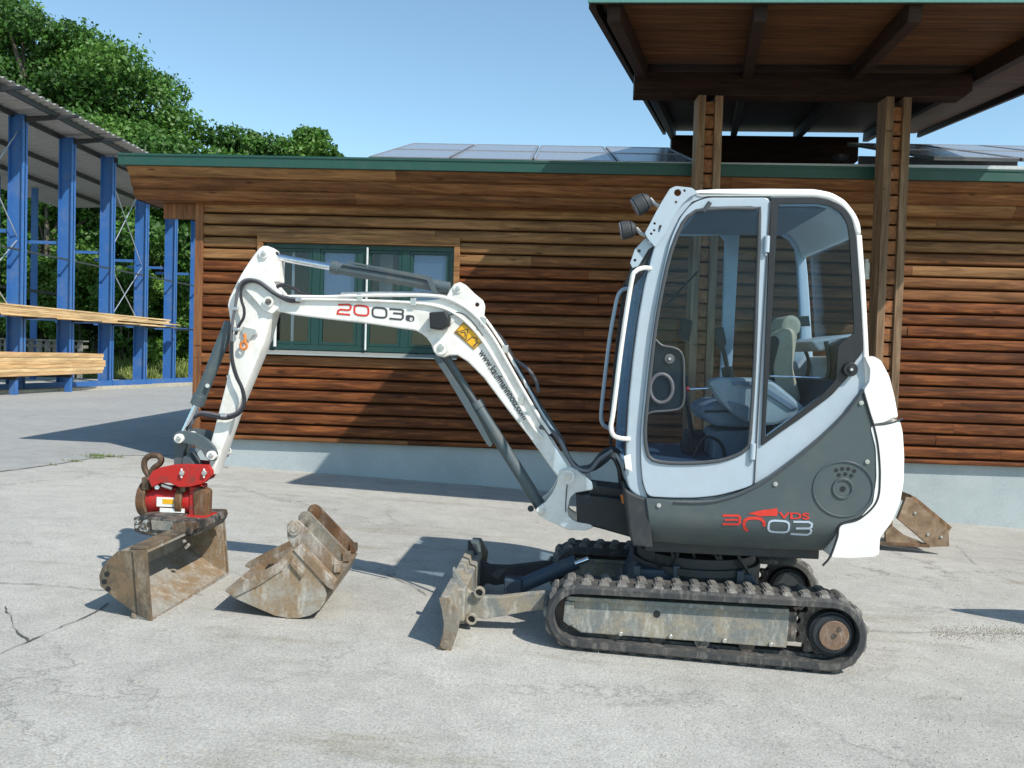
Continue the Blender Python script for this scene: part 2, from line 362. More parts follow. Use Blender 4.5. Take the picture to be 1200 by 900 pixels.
def ribbon(pts, wd, y, closed=False):
    """flat stroke in local x,z"""
    P = [Vector(p) for p in pts]; n = len(P); L = []; Rr = []
    for i, p in enumerate(P):
        d0 = (p-P[i-1]) if (closed or i > 0) else (P[1]-p); d1 = (P[(i+1) % n]-p) if (closed or i < n-1) else d0
        if d0.length < 1e-9: d0 = d1
        if d1.length < 1e-9: d1 = d0
        t = (d0.normalized()+d1.normalized()); t = t.normalized() if t.length > 1e-6 else d0.normalized()
        nn = Vector((-t.y, t.x)); kk = 1/max(.5, nn.dot(Vector((-d1.normalized().y, d1.normalized().x))))
        L.append(p+nn*wd/2*kk); Rr.append(p-nn*wd/2*kk)
    v = [(q.x, y, q.y) for q in L]+[(q.x, y, q.y) for q in Rr]
    v += [(a, b+.0015, c) for a, b, c in v]; m2 = 2*n
    f = []
    for i in range(n if closed else n-1):
        j = (i+1) % n; f += [(i, n+i, n+j, j), (m2+j, m2+n+j, m2+n+i, m2+i), (i, j, m2+j, m2+i), (n+j, n+i, m2+n+i, m2+n+j)]
    return MB().add(v, f)
def copy_under(src, parent, M=None, name=None):
    o = src.copy(); link(o); o.parent = parent
    if M is not None: o.matrix_local = M
    return o
# ================================================================== ground
def grid_sheet(name, xs, ys, zf, mat):
    v = [(x, y, zf(x, y)) for y in ys for x in xs]; nx = len(xs)
    f = [(j*nx+i, j*nx+i+1, (j+1)*nx+i+1, (j+1)*nx+i) for j in range(len(ys)-1) for i in range(nx-1)]
    o = MB().add(v, f).build(name, mat); return o
xs = [-600, -250, -100, -50, -30, -22, -18]+[-15+.5*i for i in range(61)]+[18, 24, 40, 80, 200, 600]
ys = [-60, -20, -8, -4]+[-2+.5*i for i in range(81)]+[40, 44, 50, 60, 90, 150, 300, 700, 1500]
tag(grid_sheet('ground', xs, ys, gz, CONC), 'pale worn concrete yard surface under the mini excavator', kind='structure')
# asphalt further back on the left
e0 = [ground_hit(*p) for p in ((-260, 566), (-120, 560), (0, 553), (60, 545), (120, 536), (170, 534), (215, 536), (268, 549))]
e1 = [ground_hit(*p) for p in ((-260, 474), (-120, 468), (0, 463), (45, 461), (90, 459), (140, 456), (185, 454), (240, 451))]
NB = 26; v = []; 
E0 = spline(e0, 4); E1 = spline(e1, 4)
for a, b in zip(E0, E1):
    for j in range(NB+1):
        p = a.lerp(b, (j/NB)**1.6); v.append((p.x, p.y, gz(p.x, p.y)+.005))
f = [(i*(NB+1)+j, (i+1)*(NB+1)+j, (i+1)*(NB+1)+j+1, i*(NB+1)+j+1) for i in range(len(E0)-1) for j in range(NB)]
tag(MB().add(v, f).build('asphalt_yard', ASPH), 'smooth grey asphalt of the yard behind the concrete', kind='structure')
# kerb line in front of the timber shed, stone by stone
kerb = empty('kerb', (e1[3].x, e1[3].y, 0), 'pale concrete kerb strip running in front of the blue timber shed', 'kerb')
KI = kerb.matrix_world.inverted()
k0, k1 = e1[0], e1[-1].lerp(e1[0], -.25); L = (k1-k0).length; dk = (k1-k0).normalized(); nk = Vector((-dk.y, dk.x, 0)).normalized()
t = 0
while t < L:
    ln = random.uniform(.9, 1.15); a = k0+dk*t; b = k0+dk*(t+ln-.02); wd = random.uniform(.50, .56); h = random.uniform(.07, .10)
    ps = []
    for z in (-.1, h):
        for p in (a, b, b+nk*wd, a+nk*wd): ps.append(KI @ Vector((p.x, p.y, gz(p.x, p.y)+z)))
    MB().hexa(ps).build('kerb_stone', KERBM, kerb, bevel=.012); t += ln

# ================================================================== log office
BF = Frame((0, 9.6, 0), .05)
def bz(px, py, w=0): return BF.at(px, py, w).z
XL = BF.at(231, 350).x; XR = 9.5; ZB = .365; ZT = 3.075; PITCHL = (ZT-ZB)/20.5
office = empty('log_building', BF.M @ Matrix.Translation((XL, 0, 0)), 'long brown log-clad office with green eave behind the mini excavator', 'building')
OM = Matrix.Translation((-XL, 0, 0))     # local BF coords -> office coords
def ob(name, mb, mat, parent=office, bevel=0, smooth=True):
    me = mb.mesh(name)
    if parent == office: me.transform(OM)
    else: me.transform(OM)
    return mesh_obj(name, me, mat, parent, bevel, smooth)
ob('wall_core', MB().box((XL+.05, .05, -.6), (XL+.3, 8, 3.2)).box((XR-.3, .05, -.8), (XR, 8, 3.2)).box((XL+.3, 7.7, -.6), (XR-.3, 8, 3.2)), BEAMW)
# window opening
WX0, WX1 = BF.at(309, 350).x, BF.at(531, 350).x; WZ0, WZ1 = bz(420, 412), bz(420, 287)
TX0, TX1 = BF.at(302, 350).x, BF.at(538, 350).x; TZ1 = bz(420, 276)
ob('wall_core', MB().box((XL+.3, .05, -.6), (WX0, .15, 3.2)).box((WX1, .05, -.8), (XR-.3, .15, 3.2)).box((WX0, .05, -.7), (WX1, .15, WZ0)).box((WX0, .05, WZ1), (WX1, .15, 3.2)), BEAMW)
ob('plinth', MB().box((XL-.01, .045, -1.2), (XR, .06, ZB-.002)), PLINTH)
def log_mesh(x0, x1, h, prot):
    prof = [(.02, .006), (.010, .009), (-prot*.45, .012), (-prot*.85, h*.16), (-prot, h*.34), (-prot*1.0, h*.64), (-prot*.86, h*.83), (-prot*.5, h-.012), (.010, h-.005), (.02, h-.005)]
    m = MB(); n = len(prof); segs = max(1, int((x1-x0)/.8)); v = []
    for k in range(segs+1):
        x = x0+(x1-x0)*k/segs; dz = 0 if k in (0, segs) else random.uniform(-.0035, .0035); dy = random.uniform(-.003, .003)
        v += [(x, y+(dy if y < -.01 else 0), z+(dz if y < -.01 else 0)) for y, z in prof]
    f = [(k*n+i, (k+1)*n+i, (k+1)*n+i+1, k*n+i+1) for k in range(segs) for i in range(n-1)]
    f += [tuple(range(n-1, -1, -1)), tuple(segs*n+i for i in range(n))]
    m.add(v, [q[::-1] for q in f]); return m
row = 0; z = ZT
CX = XL+.075
while z > ZB+.01:
    z0 = max(ZB, z-PITCHL); h = z-z0
    joints = [CX]; x = CX+random.uniform(2.2, 5.0)
    while x < XR-1: joints.append(x); x += random.uniform(4.0, 5.2)
    joints.append(XR)
    spans = []
    for a, b in zip(joints[:-1], joints[1:]):
        mid = z0+h/2
        if WZ0-.03 < mid < TZ1+.0 and b > TX0 and a < TX1:
            if a < TX0: spans.append((a, TX0))
            if b > TX1: spans.append((TX1, b))
        else: spans.append((a, b))
    for a, b in spans:
        if b-a < .03: continue
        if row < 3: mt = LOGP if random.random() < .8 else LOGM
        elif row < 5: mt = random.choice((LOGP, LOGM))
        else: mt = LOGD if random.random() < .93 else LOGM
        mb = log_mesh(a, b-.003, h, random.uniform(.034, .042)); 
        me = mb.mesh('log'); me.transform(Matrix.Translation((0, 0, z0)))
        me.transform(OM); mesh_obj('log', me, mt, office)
    z = z0; row += 1
ob('corner_board', MB().box((XL-.015, -.055, ZB-.1), (XL+.075, .04, ZT)), POSTC, bevel=.006)
# inclined fascia boards, eave flashing, soffit, roof
FX0T, FX0B = BF.at(149, 193, -.46).x, BF.at(160, 233, -.20).x; FZT, FZB = bz(150, 193, -.46), bz(160, 234, -.20)
NR = 3
for r in range(NR):
    t0, t1 = r/NR, (r+1)/NR
    def fp(t, out): return (-.20-.26*t-out, FZB+(FZT-FZB)*t)
    js = [None]; x = -2+random.random(); jl = []
    while x < XR: jl.append(x); x += random.uniform(3, 4.6)
    ed = [None]+jl+[XR]
    for a, b in zip(ed[:-1], ed[1:]):
        prof = [(t0, 0), (t0+.1/NR, .022), (t0+.5/NR, .030), (t1-.12/NR, .020), (t1, 0)]
        v = []
        for end in (0, 1):
            for t, out in prof:
                yy, zz = fp(t, out); xx = (b-.003 if end else (a if a is not None else FX0B+(FX0T-FX0B)*t)); v.append((xx, yy, zz))
            for t in (t1, t0):
                yy, zz = fp(t, -.03); xx = (b-.003 if end else (a if a is not None else FX0B+(FX0T-FX0B)*t)); v.append((xx, yy, zz))
        n = 7; f = [(i, (i+1) % n, n+(i+1) % n, n+i) for i in range(n)]+[tuple(range(n-1, -1, -1)), tuple(range(n, 2*n))]
        me = MB().add(v, [q[::-1] for q in f]).mesh('fascia_board'); me.transform(OM); mesh_obj('fascia_board', me, random.choice((LOGM, LOGP, LOGM)), office)
ob('soffit', MB().box((FX0B, -.19, FZB-.0), (XL-.02, 7.9, FZB+.02)).box((XL-.02, -.19, FZB+.0), (XR, .045, FZB+.02)), LOGM)
ob('gable_fascia', MB().hexa([(FX0B, -.19, FZB), (FX0B+.03, -.19, FZB), (FX0B+.03, 8, FZB), (FX0B, 8, FZB), (FX0T, -.44, FZT), (FX0T+.03, -.44, FZT), (FX0T+.03, 8, FZT), (FX0T, 8, FZT)]), LOGM)
ob('wall_head_board', MB().box((BF.at(192, 240).x, .0, FZB-.17), (XL-.02, .05, FZB-.002)), POSTC)
EZ = bz(150, 180, -.52); EX0 = BF.at(138, 186, -.52).x
ob('eave_flashing', MB().box((EX0, -.52, FZT-.012), (XR, -.48, EZ)).box((EX0, -.53, EZ-.02), (XR, -.522, EZ+.006)).box((EX0, -.48, FZT-.012), (EX0+.03, 8, EZ)), EAVEG, bevel=.004)
ob('zinc_edge_strip', MB().hexa([(EX0+2, -.47, EZ-.03), (XR, -.47, EZ-.03), (XR, -.44, EZ-.03), (EX0+2, -.44, EZ-.03), (EX0+2, -.47, EZ+.002), (XR, -.47, EZ+.085), (XR, -.44, EZ+.085), (EX0+2, -.44, EZ+.002)]), plain('zinc_strip', (.50, .52, .53), .45, .3))
RS = .17
for k in range(14):
    x0 = EX0+k*1.02; x1 = min(x0+1.02, XR)
    if x1 > x0: ob('roof_sheet', MB().hexa([(x0, -.48, EZ-.03), (x1-.01, -.48, EZ-.03), (x1-.01, 8.2, EZ-.03+8.5*RS), (x0, 8.2, EZ-.03+8.5*RS), (x0, -.48, EZ-.008), (x1-.01, -.48, EZ-.008), (x1-.01, 8.2, EZ-.008+8.5*RS), (x0, 8.2, EZ-.008+8.5*RS)]), MATS.get('grey_roof_sheet') or paint('grey_roof_sheet', (.16, .155, .15), .6, (.1, .09, .08), .4))
# window
wf = MB(); t = .07
cols = [WX0, BF.at(369.5, 350).x, BF.at(424, 350).x, BF.at(474.5, 350).x, WX1]
wf.box((WX0, -.0, WZ1-.055), (WX1, .07, WZ1)).box((WX0, -.0, WZ0), (WX1, .07, WZ0+.06))
for i, c in enumerate(cols):
    hw = (.028, .045, .055, .045, .028)[i]; c2 = c+(hw if i == 0 else -hw if i == 4 else 0); wf.box((c2-hw, .003, WZ0+.06), (c2+hw, .067, WZ1-.055))
win = ob('window', wf, GREEN, bevel=.004)
for i in range(4):
    a = cols[i]+(.056 if i == 0 else .047+(.01 if i == 2 else 0)); b = cols[i+1]-(.056 if i == 3 else .047+(.01 if i == 1 else 0))
    sb = MB(); s = .034
    sb.box((a, .01, WZ0+.062), (a+s, .06, WZ1-.057)).box((b-s, .01, WZ0+.062), (b, .06, WZ1-.057)).box((a+s, .01, WZ1-.057-s), (b-s, .06, WZ1-.057)).box((a+s, .01, WZ0+.062), (b-s, .06, WZ0+.062+s))
    ob('sash', sb, GREEN, win, bevel=.003)
    ob('pane', MB().box((a+s-.004, .033, WZ0+.062+s-.004), (b-s+.004, .039, WZ1-.057-s+.004)), WGLASS, win, smooth=False)
    if i in (1, 3):
        zb = bz(400, 366) if i == 1 else bz(500, 362)
        ob('roller_blind', MB().box((a+.02, .055, zb), (b-.02, .059, WZ1-.05)), MATS.get('blue_blind') or plain('blue_blind', (.30, .42, .64), .8), win)
cur = plain('pale_curtain', (.62, .66, .72), .9)
ob('curtain', MB().box((cols[0]+.28, .13, WZ0+.06), (cols[0]+.31, .15, WZ1-.08)), cur, win)
ob('inner_door_frame', MB().box((cols[2]+.09, .5, WZ0+.5), (cols[2]+.25, .52, WZ1-.04)).box((cols[2]+.33, .5, WZ0+.5), (cols[2]+.44, .52, WZ1-.04)), cur, win)
ob('drain_rod', MB().cyl((BF.at(430, 350).x, -.03, WZ0+.02), (BF.at(430, 350).x, -.03, WZ1-.03), .012).cyl((BF.at(324, 350).x, -.03, WZ0+.03), (BF.at(324, 350).x, -.03, WZ0+.52), .018), plain('pale_rod', (.6, .62, .62), .4), win)
ob('window_trim', MB().box((TX0, -.062, WZ1+.001), (TX1, .02, TZ1)), LOGP, win, bevel=.006)
ob('window_trim', MB().box((TX0, -.058, WZ0+.0), (WX0-.002, .02, WZ1)), LOGP, win, bevel=.006)
ob('window_trim', MB().box((WX1+.002, -.058, WZ0+.0), (TX1, .02, WZ1)), LOGP, win, bevel=.006)
ob('window_sill', MB().hexa([(WX0-.0, -.10, WZ0-.06), (TX1+.0, -.10, WZ0-.06), (TX1, .02, WZ0-.06), (WX0, .02, WZ0-.06), (WX0, -.10, WZ0-.045), (TX1, -.10, WZ0-.045), (TX1, .02, WZ0-.004), (WX0, .02, WZ0-.004)]), plain('zinc_sill', (.42, .44, .42), .4, .5), win, bevel=.003)
DARKI = plain('dim_interior', (.018, .018, .018), .9)
ob('room', MB().box((WX0-.3, 2.5, WZ0-1), (WX1+.3, 2.55, WZ1+.3)).box((WX0-.3, .16, WZ1+.2), (WX1+.3, 2.5, WZ1+.25)).box((WX0-.35, .16, WZ0-1), (WX0-.3, 2.55, WZ1+.3)).box((WX1+.3, .16, WZ0-1), (WX1+.35, 2.55, WZ1+.3)).box((WX0-.3, .16, WZ0-.1), (WX1+.3, 2.5, WZ0-.06)), DARKI)

# ---- leaf clouds
def leaf_mesh(name, blobs, n, size, up=.35, seed=0, shell=.55):
    rg = np.random.default_rng(seed); B = np.array([list(c)+list(r) for c, r in blobs]); vol = (B[:, 3]*B[:, 4]*B[:, 5])**.66
    idx = rg.choice(len(B), n, p=vol/vol.sum()); d = rg.normal(size=(n, 3)); d /= np.linalg.norm(d, axis=1)[:, None]
    r = shell+(1-shell)*rg.random(n)**.7; r *= 1+.16*np.sin(d[:, 0]*7+idx)*np.cos(d[:, 2]*6+idx*2)
    r *= np.where(rg.random(n) < .10, rg.uniform(1.0, 1.45, n), 1)
    P = B[idx, :3]+d*r[:, None]*B[idx, 3:]
    nr = d*.7+rg.normal(size=(n, 3))*.75; nr[:, 2] += up; nr /= np.linalg.norm(nr, axis=1)[:, None]
    t = np.cross(nr, rg.normal(size=(n, 3))); t /= np.linalg.norm(t, axis=1)[:, None]; b = np.cross(nr, t)
    s = size*(.55+.9*rg.random(n))[:, None]
    V = np.empty((n*4, 3)); V[0::4] = P-t*s*.5; V[1::4] = P+b*s*.33; V[2::4] = P+t*s*.55-nr*s*.12; V[3::4] = P-b*s*.33
    me = bpy.data.meshes.new(name); me.vertices.add(n*4); me.vertices.foreach_set('co', V.ravel())
    me.loops.add(n*4); me.loops.foreach_set('vertex_index', np.arange(n*4, dtype=np.int32)); me.polygons.add(n)
    me.polygons.foreach_set('loop_start', np.arange(0, n*4, 4, dtype=np.int32)); me.update(calc_edges=True); me.validate(); return me
def tree(x, y, h, rad, label, mat, seed, n=13000, low=.25, leaf=.34, group=None, name='broadleaf_tree', cat='tree'):
    rg = random.Random(seed); z0 = gz(x, y) if y < 40 else 0
    T = empty(name, (x, y, z0), label, cat, group); mb = MB()
    lean = rg.uniform(-.06, .06); pts = [Vector((lean*h*q*rg.uniform(.6, 1.2), rg.uniform(-.15, .15), h*q*.8)) for q in (0, .25, .5, .75, 1)]; pts[0] = Vector((0, 0, -.5))
    mb.tube(pts, [h*.016, h*.013, h*.010, h*.006, h*.002], 8)
    blobs = []
    for k in range(42):
        q = rg.uniform(low, 1); a = rg.uniform(0, 6.283); prof = (math.sin(min(1, (q-low)/(1-low)*1.05+.12)*math.pi*.93))**.6
        rr = rad*prof*rg.uniform(.45, .95); c = (math.cos(a)*rr, math.sin(a)*rr, h*q*.94); s = rad*rg.uniform(.24, .46)
        blobs.append((c, (s, s, s*rg.uniform(.55, .8))))
        if k % 3 == 0:
            b0 = Vector((lean*h*.5, 0, h*max(.15, q-.22))); mb.tube([b0, b0.lerp(Vector(c), .5)+Vector((0, 0, .3)), Vector(c)], [h*.008, h*.005, .03], 6)
    mb.build('trunk', BARK, T)
    me = leaf_mesh('crown', blobs, n, leaf, seed=seed); me.materials.append(mat); c = link(bpy.data.objects.new('crown', me)); c.parent = T
    return T
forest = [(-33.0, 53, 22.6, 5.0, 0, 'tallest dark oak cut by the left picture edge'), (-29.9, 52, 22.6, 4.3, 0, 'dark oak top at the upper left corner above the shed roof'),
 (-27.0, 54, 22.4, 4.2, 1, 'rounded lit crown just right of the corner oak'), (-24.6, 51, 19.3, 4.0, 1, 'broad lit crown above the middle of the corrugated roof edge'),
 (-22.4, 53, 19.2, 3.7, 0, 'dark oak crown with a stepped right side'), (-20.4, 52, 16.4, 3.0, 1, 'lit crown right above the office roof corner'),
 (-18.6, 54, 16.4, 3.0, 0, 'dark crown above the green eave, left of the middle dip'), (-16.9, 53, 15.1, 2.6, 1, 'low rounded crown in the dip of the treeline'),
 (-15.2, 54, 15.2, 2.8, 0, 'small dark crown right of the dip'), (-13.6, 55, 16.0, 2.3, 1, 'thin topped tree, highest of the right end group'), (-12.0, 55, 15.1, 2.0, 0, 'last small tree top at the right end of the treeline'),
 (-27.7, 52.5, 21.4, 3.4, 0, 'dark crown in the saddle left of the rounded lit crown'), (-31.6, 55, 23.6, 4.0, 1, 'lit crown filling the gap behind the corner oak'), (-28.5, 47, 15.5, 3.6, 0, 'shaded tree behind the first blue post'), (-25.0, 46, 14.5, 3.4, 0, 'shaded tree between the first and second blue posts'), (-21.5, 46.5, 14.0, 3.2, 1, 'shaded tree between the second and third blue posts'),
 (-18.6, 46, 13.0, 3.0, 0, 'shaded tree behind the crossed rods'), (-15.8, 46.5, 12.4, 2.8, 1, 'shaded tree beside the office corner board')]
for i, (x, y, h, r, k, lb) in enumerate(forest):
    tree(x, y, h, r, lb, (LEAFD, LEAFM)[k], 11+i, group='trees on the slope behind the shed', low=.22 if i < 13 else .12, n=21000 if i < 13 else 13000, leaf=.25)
bl = ['large leafy bush behind the first blue post', 'rounded bush behind the upper plank stack', 'bright hazel bush between the second and third blue posts', 'dense bush behind the crossed bracing rods', 'bush between the fourth and fifth blue posts', 'lit bush nearest the office corner', 'tall bush at the left picture edge']
for i, (x, y, h, r) in enumerate([(-25.6, 41, 5.6, 2.4), (-23.3, 40.5, 5.2, 2.2), (-21.2, 41, 5.8, 2.3), (-18.9, 40.5, 4.8, 2.1), (-16.9, 41, 5.2, 2.1), (-14.9, 40.5, 5.4, 2.0), (-28.3, 41, 7.0, 2.6)]):
    T = empty('bush', (x, y+1.2, .35), bl[i], 'bush', 'bushes along the edge of the wood'); rg = random.Random(90+i); mb = MB(); blobs = []
    for k in range(20):
        q = rg.uniform(.08, 1); a = rg.uniform(0, 6.28); rr = r*math.sqrt(max(.1, 1-(q-.25)**2))*rg.uniform(.3, .95)*(1-.35*q)
        c = (math.cos(a)*rr, math.sin(a)*rr, h*q*.93); s = r*rg.uniform(.22, .38); blobs.append((c, (s, s, s*.8)))
        if k % 3 == 0: mb.tube([(0, 0, -.6), (c[0]*.4, c[1]*.4, c[2]*.5), c], [.06, .04, .015], 5)
    mb.build('stem', BARK, T); me = leaf_mesh('foliage', blobs, 14000, .17, seed=300+i); me.materials.append(LEAFB if i % 3 else LEAFM); c = link(bpy.data.objects.new('foliage', me)); c.parent = T
# distant wood floor and bank
def bankz(x, y): return gz(x, min(y, 38))+max(0, min(1, (y-38.2)/5))*1.15+max(0, y-50)*.12
tag(grid_sheet('grass_bank', [-60+2*i for i in range(32)]+[6], [38.2+.8*i for i in range(14)]+[52, 60, 80, 110], lambda x, y: bankz(x, y)+.02+.05*math.sin(x*1.7+y), m_ground('bank_soil', (.09, .10, .035), (.16, .19, .06), (.24, .27, .09), (.8,)*3, 0, 0)), 'green grassy bank rising behind the shed', kind='structure')
rg = np.random.default_rng(5); n = 9000; X = rg.uniform(-31, -9, n); Y = rg.uniform(38.1, 42.5, n); mbv = np.empty((n*3, 3)); hh = rg.uniform(.12, .5, n); an = rg.uniform(0, 6.28, n); wd = .035
Z = np.array([bankz(a, b) for a, b in zip(X, Y)])
mbv[0::3] = np.c_[X-np.cos(an)*wd, Y-np.sin(an)*wd, Z]; mbv[1::3] = np.c_[X+np.cos(an)*wd, Y+np.sin(an)*wd, Z]; mbv[2::3] = np.c_[X+rg.normal(size=n)*.1, Y+rg.normal(size=n)*.1, Z+hh]
me = bpy.data.meshes.new('long_grass'); me.from_pydata(mbv.tolist(), [], [(3*i, 3*i+1, 3*i+2) for i in range(n)]); me.materials.append(GRASSM)
tag(link(bpy.data.objects.new('long_grass', me)), 'sunlit long grass between the blue posts and the bushes', 'grass', kind='stuff')
# long cracks in the concrete, as narrow sunk seams
CRM = plain('crack_dirt', (.10, .095, .08), .95)
for pts, wd in (([(-30, 683), (0, 684), (40, 686), (90, 690), (150, 694), (200, 695), (240, 698)], .010), ([(-20, 776), (0, 768), (25, 757), (50, 745), (75, 735), (104, 722), (130, 708)], .011), ([(6, 712), (12, 725), (22, 738), (34, 752)], .012),
                ([(840, 722), (880, 729), (930, 731), (975, 738), (1040, 741), (1110, 742), (1210, 744)], .008), ([(410, 664), (450, 672), (485, 688), (500, 700)], .008), ([(0, 553), (60, 545.5), (120, 536.5)], .016), ([(1120, 640), (1150, 668), (1210, 690)], .006)):
    q = [ground_hit(*p) for p in pts]; fine = []
    for i in range(len(q)-1):
        for k in range(14): fine.append(q[i].lerp(q[i+1], k/14))
    fine.append(q[-1]); rgc = random.Random(int(pts[0][1])); L1 = []; L2 = []
    for i, p in enumerate(fine):
        d = (fine[min(i+1, len(fine)-1)]-fine[max(i-1, 0)]).normalized(); nn_ = Vector((-d.y, d.x, 0)); off = nn_*(.022*noise.noise(p*5.0)+.008*noise.noise(p*23.0)); hw = wd*.5*max(.12, .5+.9*noise.noise(p*9.0))
        for LL, s_ in ((L1, 1), (L2, -1)): pp_ = p+off+nn_*hw*s_; LL.append((pp_.x, pp_.y, gz(pp_.x, pp_.y)+.007))
    nL = len(L1); tag(MB().add(L1+L2, [(i, nL+i, nL+i+1, i+1) for i in range(nL-1)]).build('crack', CRM), kind='structure')
# grass tuft growing in the joint
def tuft(px, py, rad, n, seed, h=.045):
    c = ground_hit(px, py); rg = np.random.default_rng(seed); v = []; 
    for i in range(n):
        x = c.x+rg.normal()*rad*2.2; y = c.y+rg.normal()*rad*.5; a = rg.uniform(0, 6.28); z = gz(x, y); hh = h*rg.uniform(.4, 1)
        v += [(x-math.cos(a)*.006, y-math.sin(a)*.006, z), (x+math.cos(a)*.006, y+math.sin(a)*.006, z), (x+rg.normal()*.03, y+rg.normal()*.03, z+hh)]
    return v, c
V = []
for a in ((120, 535, .055, 150, 1), (112, 537, .03, 50, 2), (85, 541, .02, 25, 3), (60, 545, .02, 12, 4)): V += tuft(*a)[0]
me = bpy.data.meshes.new('weeds'); me.from_pydata(V, [], [(3*i, 3*i+1, 3*i+2) for i in range(len(V)//3)]); me.materials.append(GRASSM)
tag(link(bpy.data.objects.new('weeds', me)), 'small green weeds in the joint between asphalt and concrete', 'weeds', kind='stuff')
# loose grit on the concrete
rg = np.random.default_rng(9); V = []; F = []
for i in range(2600):
    if i < 900: p = ground_hit(rg.uniform(1090, 1200), rg.normal(741, 5))
    else: p = ground_hit(rg.uniform(-20, 1220), rg.uniform(585, 900))
    s = rg.uniform(.0025, .006); z = gz(p.x, p.y); k = len(V)
    for dx, dy, dz in ((1, 0, 0), (-.5, .87, 0), (-.5, -.87, 0), (0, 0, 1.1)): V.append((p.x+dx*s, p.y+dy*s, z+dz*s))
    F += [(k, k+1, k+3), (k+1, k+2, k+3), (k+2, k, k+3)]
me = bpy.data.meshes.new('grit'); me.from_pydata(V, [], F); me.materials.append(plain('grit_stone', (.30, .27, .22), .9))
tag(link(bpy.data.objects.new('grit', me)), 'scattered grit and small stones lying on the concrete yard', 'grit', kind='stuff')

# ================================================================== solar panels on the roof
def solar(pxa, pxb, name_label):
    a0 = BF.at(pxa, 181, .9); b0 = BF.at(pxb, 181, .9)
    S = empty('solar_array', BF.M @ Matrix.Translation((a0.x, .9, a0.z-.03)), name_label, 'solar panels', 'solar arrays on the office roof')
    wd = 1.02; x = 0; k = 0; SL = math.atan(.30); Mt = Matrix.Rotation(SL, 4, 'X')
    fm = MATS.get('solar_frame') or plain('solar_frame', (.38, .38, .39), .4, .6)
    gm = MATS.get('solar_cells') or plain('solar_cells', (.26, .28, .31), .22, .0, Specular_IOR_Level=.6)
    while x < b0.x-a0.x:
        for r in range(2):
            M = Mt @ Matrix.Translation((x, r*1.66, 0))
            p = MB().box((0, 0, -.035), (wd-.03, 1.63, 0), M).build('panel', gm, S)
            MB().box((0, 0, -.036), (wd-.03, .03, .008), M).box((0, 1.60, -.036), (wd-.03, 1.63, .008), M).box((0, .03, -.036), (.03, 1.60, .008), M).box((wd-.06, .03, -.036), (wd-.03, 1.60, .008), M).build('frame', fm, p)
        x += wd
    MB().box((0, .3, -.25), (b0.x-a0.x, .34, -.06)).build('mounting_rail', fm, S); MB().box((0, 2.6, -.35), (b0.x-a0.x, 2.64, .62)).build('mounting_rail', fm, S)
solar(432, 790, 'glass solar panels on the roof left of the canopy'); solar(1095, 1330, 'solar panels on the roof right of the canopy posts')

# ================================================================== entrance canopy
YF, YB = 6.26, 8.76
dv = ray(837, 260); dv = dv/dv.y
CF = at_depth(695, 5, YF)                       # front left corner (underside edge)
bdir = Vector((1, -.0735, 0)).normalized()
canopy = empty('timber_canopy', (at_depth(818, 300, YB).x, YB, gz(1.9, YB)), 'dark timber canopy roof on two ladder-like wooden pillars', 'canopy')
CI = canopy.matrix_world.inverted()
def cb(name, mb, mat, parent=canopy, bevel=0):
    me = mb.mesh(name); me.transform(CI); return mesh_obj(name, me, mat, parent, bevel)
LR = 9.0; WROOF = 4.35
UPV = dv.cross(bdir); UPV = UPV if UPV.z > 0 else -UPV; UPV.normalize()
def cpt(s, t, u): return CF + bdir*s + dv*t + UPV*u      # s across, t backwards, u up
nb = int(LR/.145)
for k in range(nb):
    t0 = .04+k*.145; t1 = t0+.139; s1 = WROOF
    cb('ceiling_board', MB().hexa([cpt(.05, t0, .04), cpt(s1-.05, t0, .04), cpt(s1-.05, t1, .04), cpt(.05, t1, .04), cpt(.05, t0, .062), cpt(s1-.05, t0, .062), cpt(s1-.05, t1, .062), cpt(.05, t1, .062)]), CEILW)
cb('roof_covering', MB().hexa([cpt(0, -.02, .066), cpt(WROOF, -.02, .066), cpt(WROOF, LR, .066), cpt(0, LR, .066), cpt(0, -.02, .10), cpt(WROOF, -.02, .10), cpt(WROOF, LR, .10), cpt(0, LR, .10)]), EAVEG)
def cbox(s0, s1, t0, t1, u0, u1): return [cpt(a, b, c) for c in (u0, u1) for a, b in ((s0, t0), (s1, t0), (s1, t1), (s0, t1))]
cb('edge_board', MB().hexa(cbox(.0, WROOF, -.025, .01, .0, .065)), BEAMW); cb('edge_flashing', MB().hexa(cbox(-.03, WROOF+.03, -.06, -.03, .0, .12)), plain('pale_green_flashing', (.10, .26, .22), .4))
cb('edge_board', MB().hexa(cbox(-.03, .02, .0, LR, -.03, .10)), BEAMW); cb('edge_board', MB().hexa(cbox(WROOF-.02, WROOF+.03, .0, LR, -.03, .10)), BEAMW)
def s_of(px, py=14):
    p = at_depth(px, py, YF); return (p-CF).dot(bdir)
for pxr in (719, 889, 1064, 1258):
    s = s_of(pxr); cb('rafter', MB().hexa(cbox(s-.048, s+.048, .02, LR-.02, -.115, .038)), BEAMW, bevel=.006)
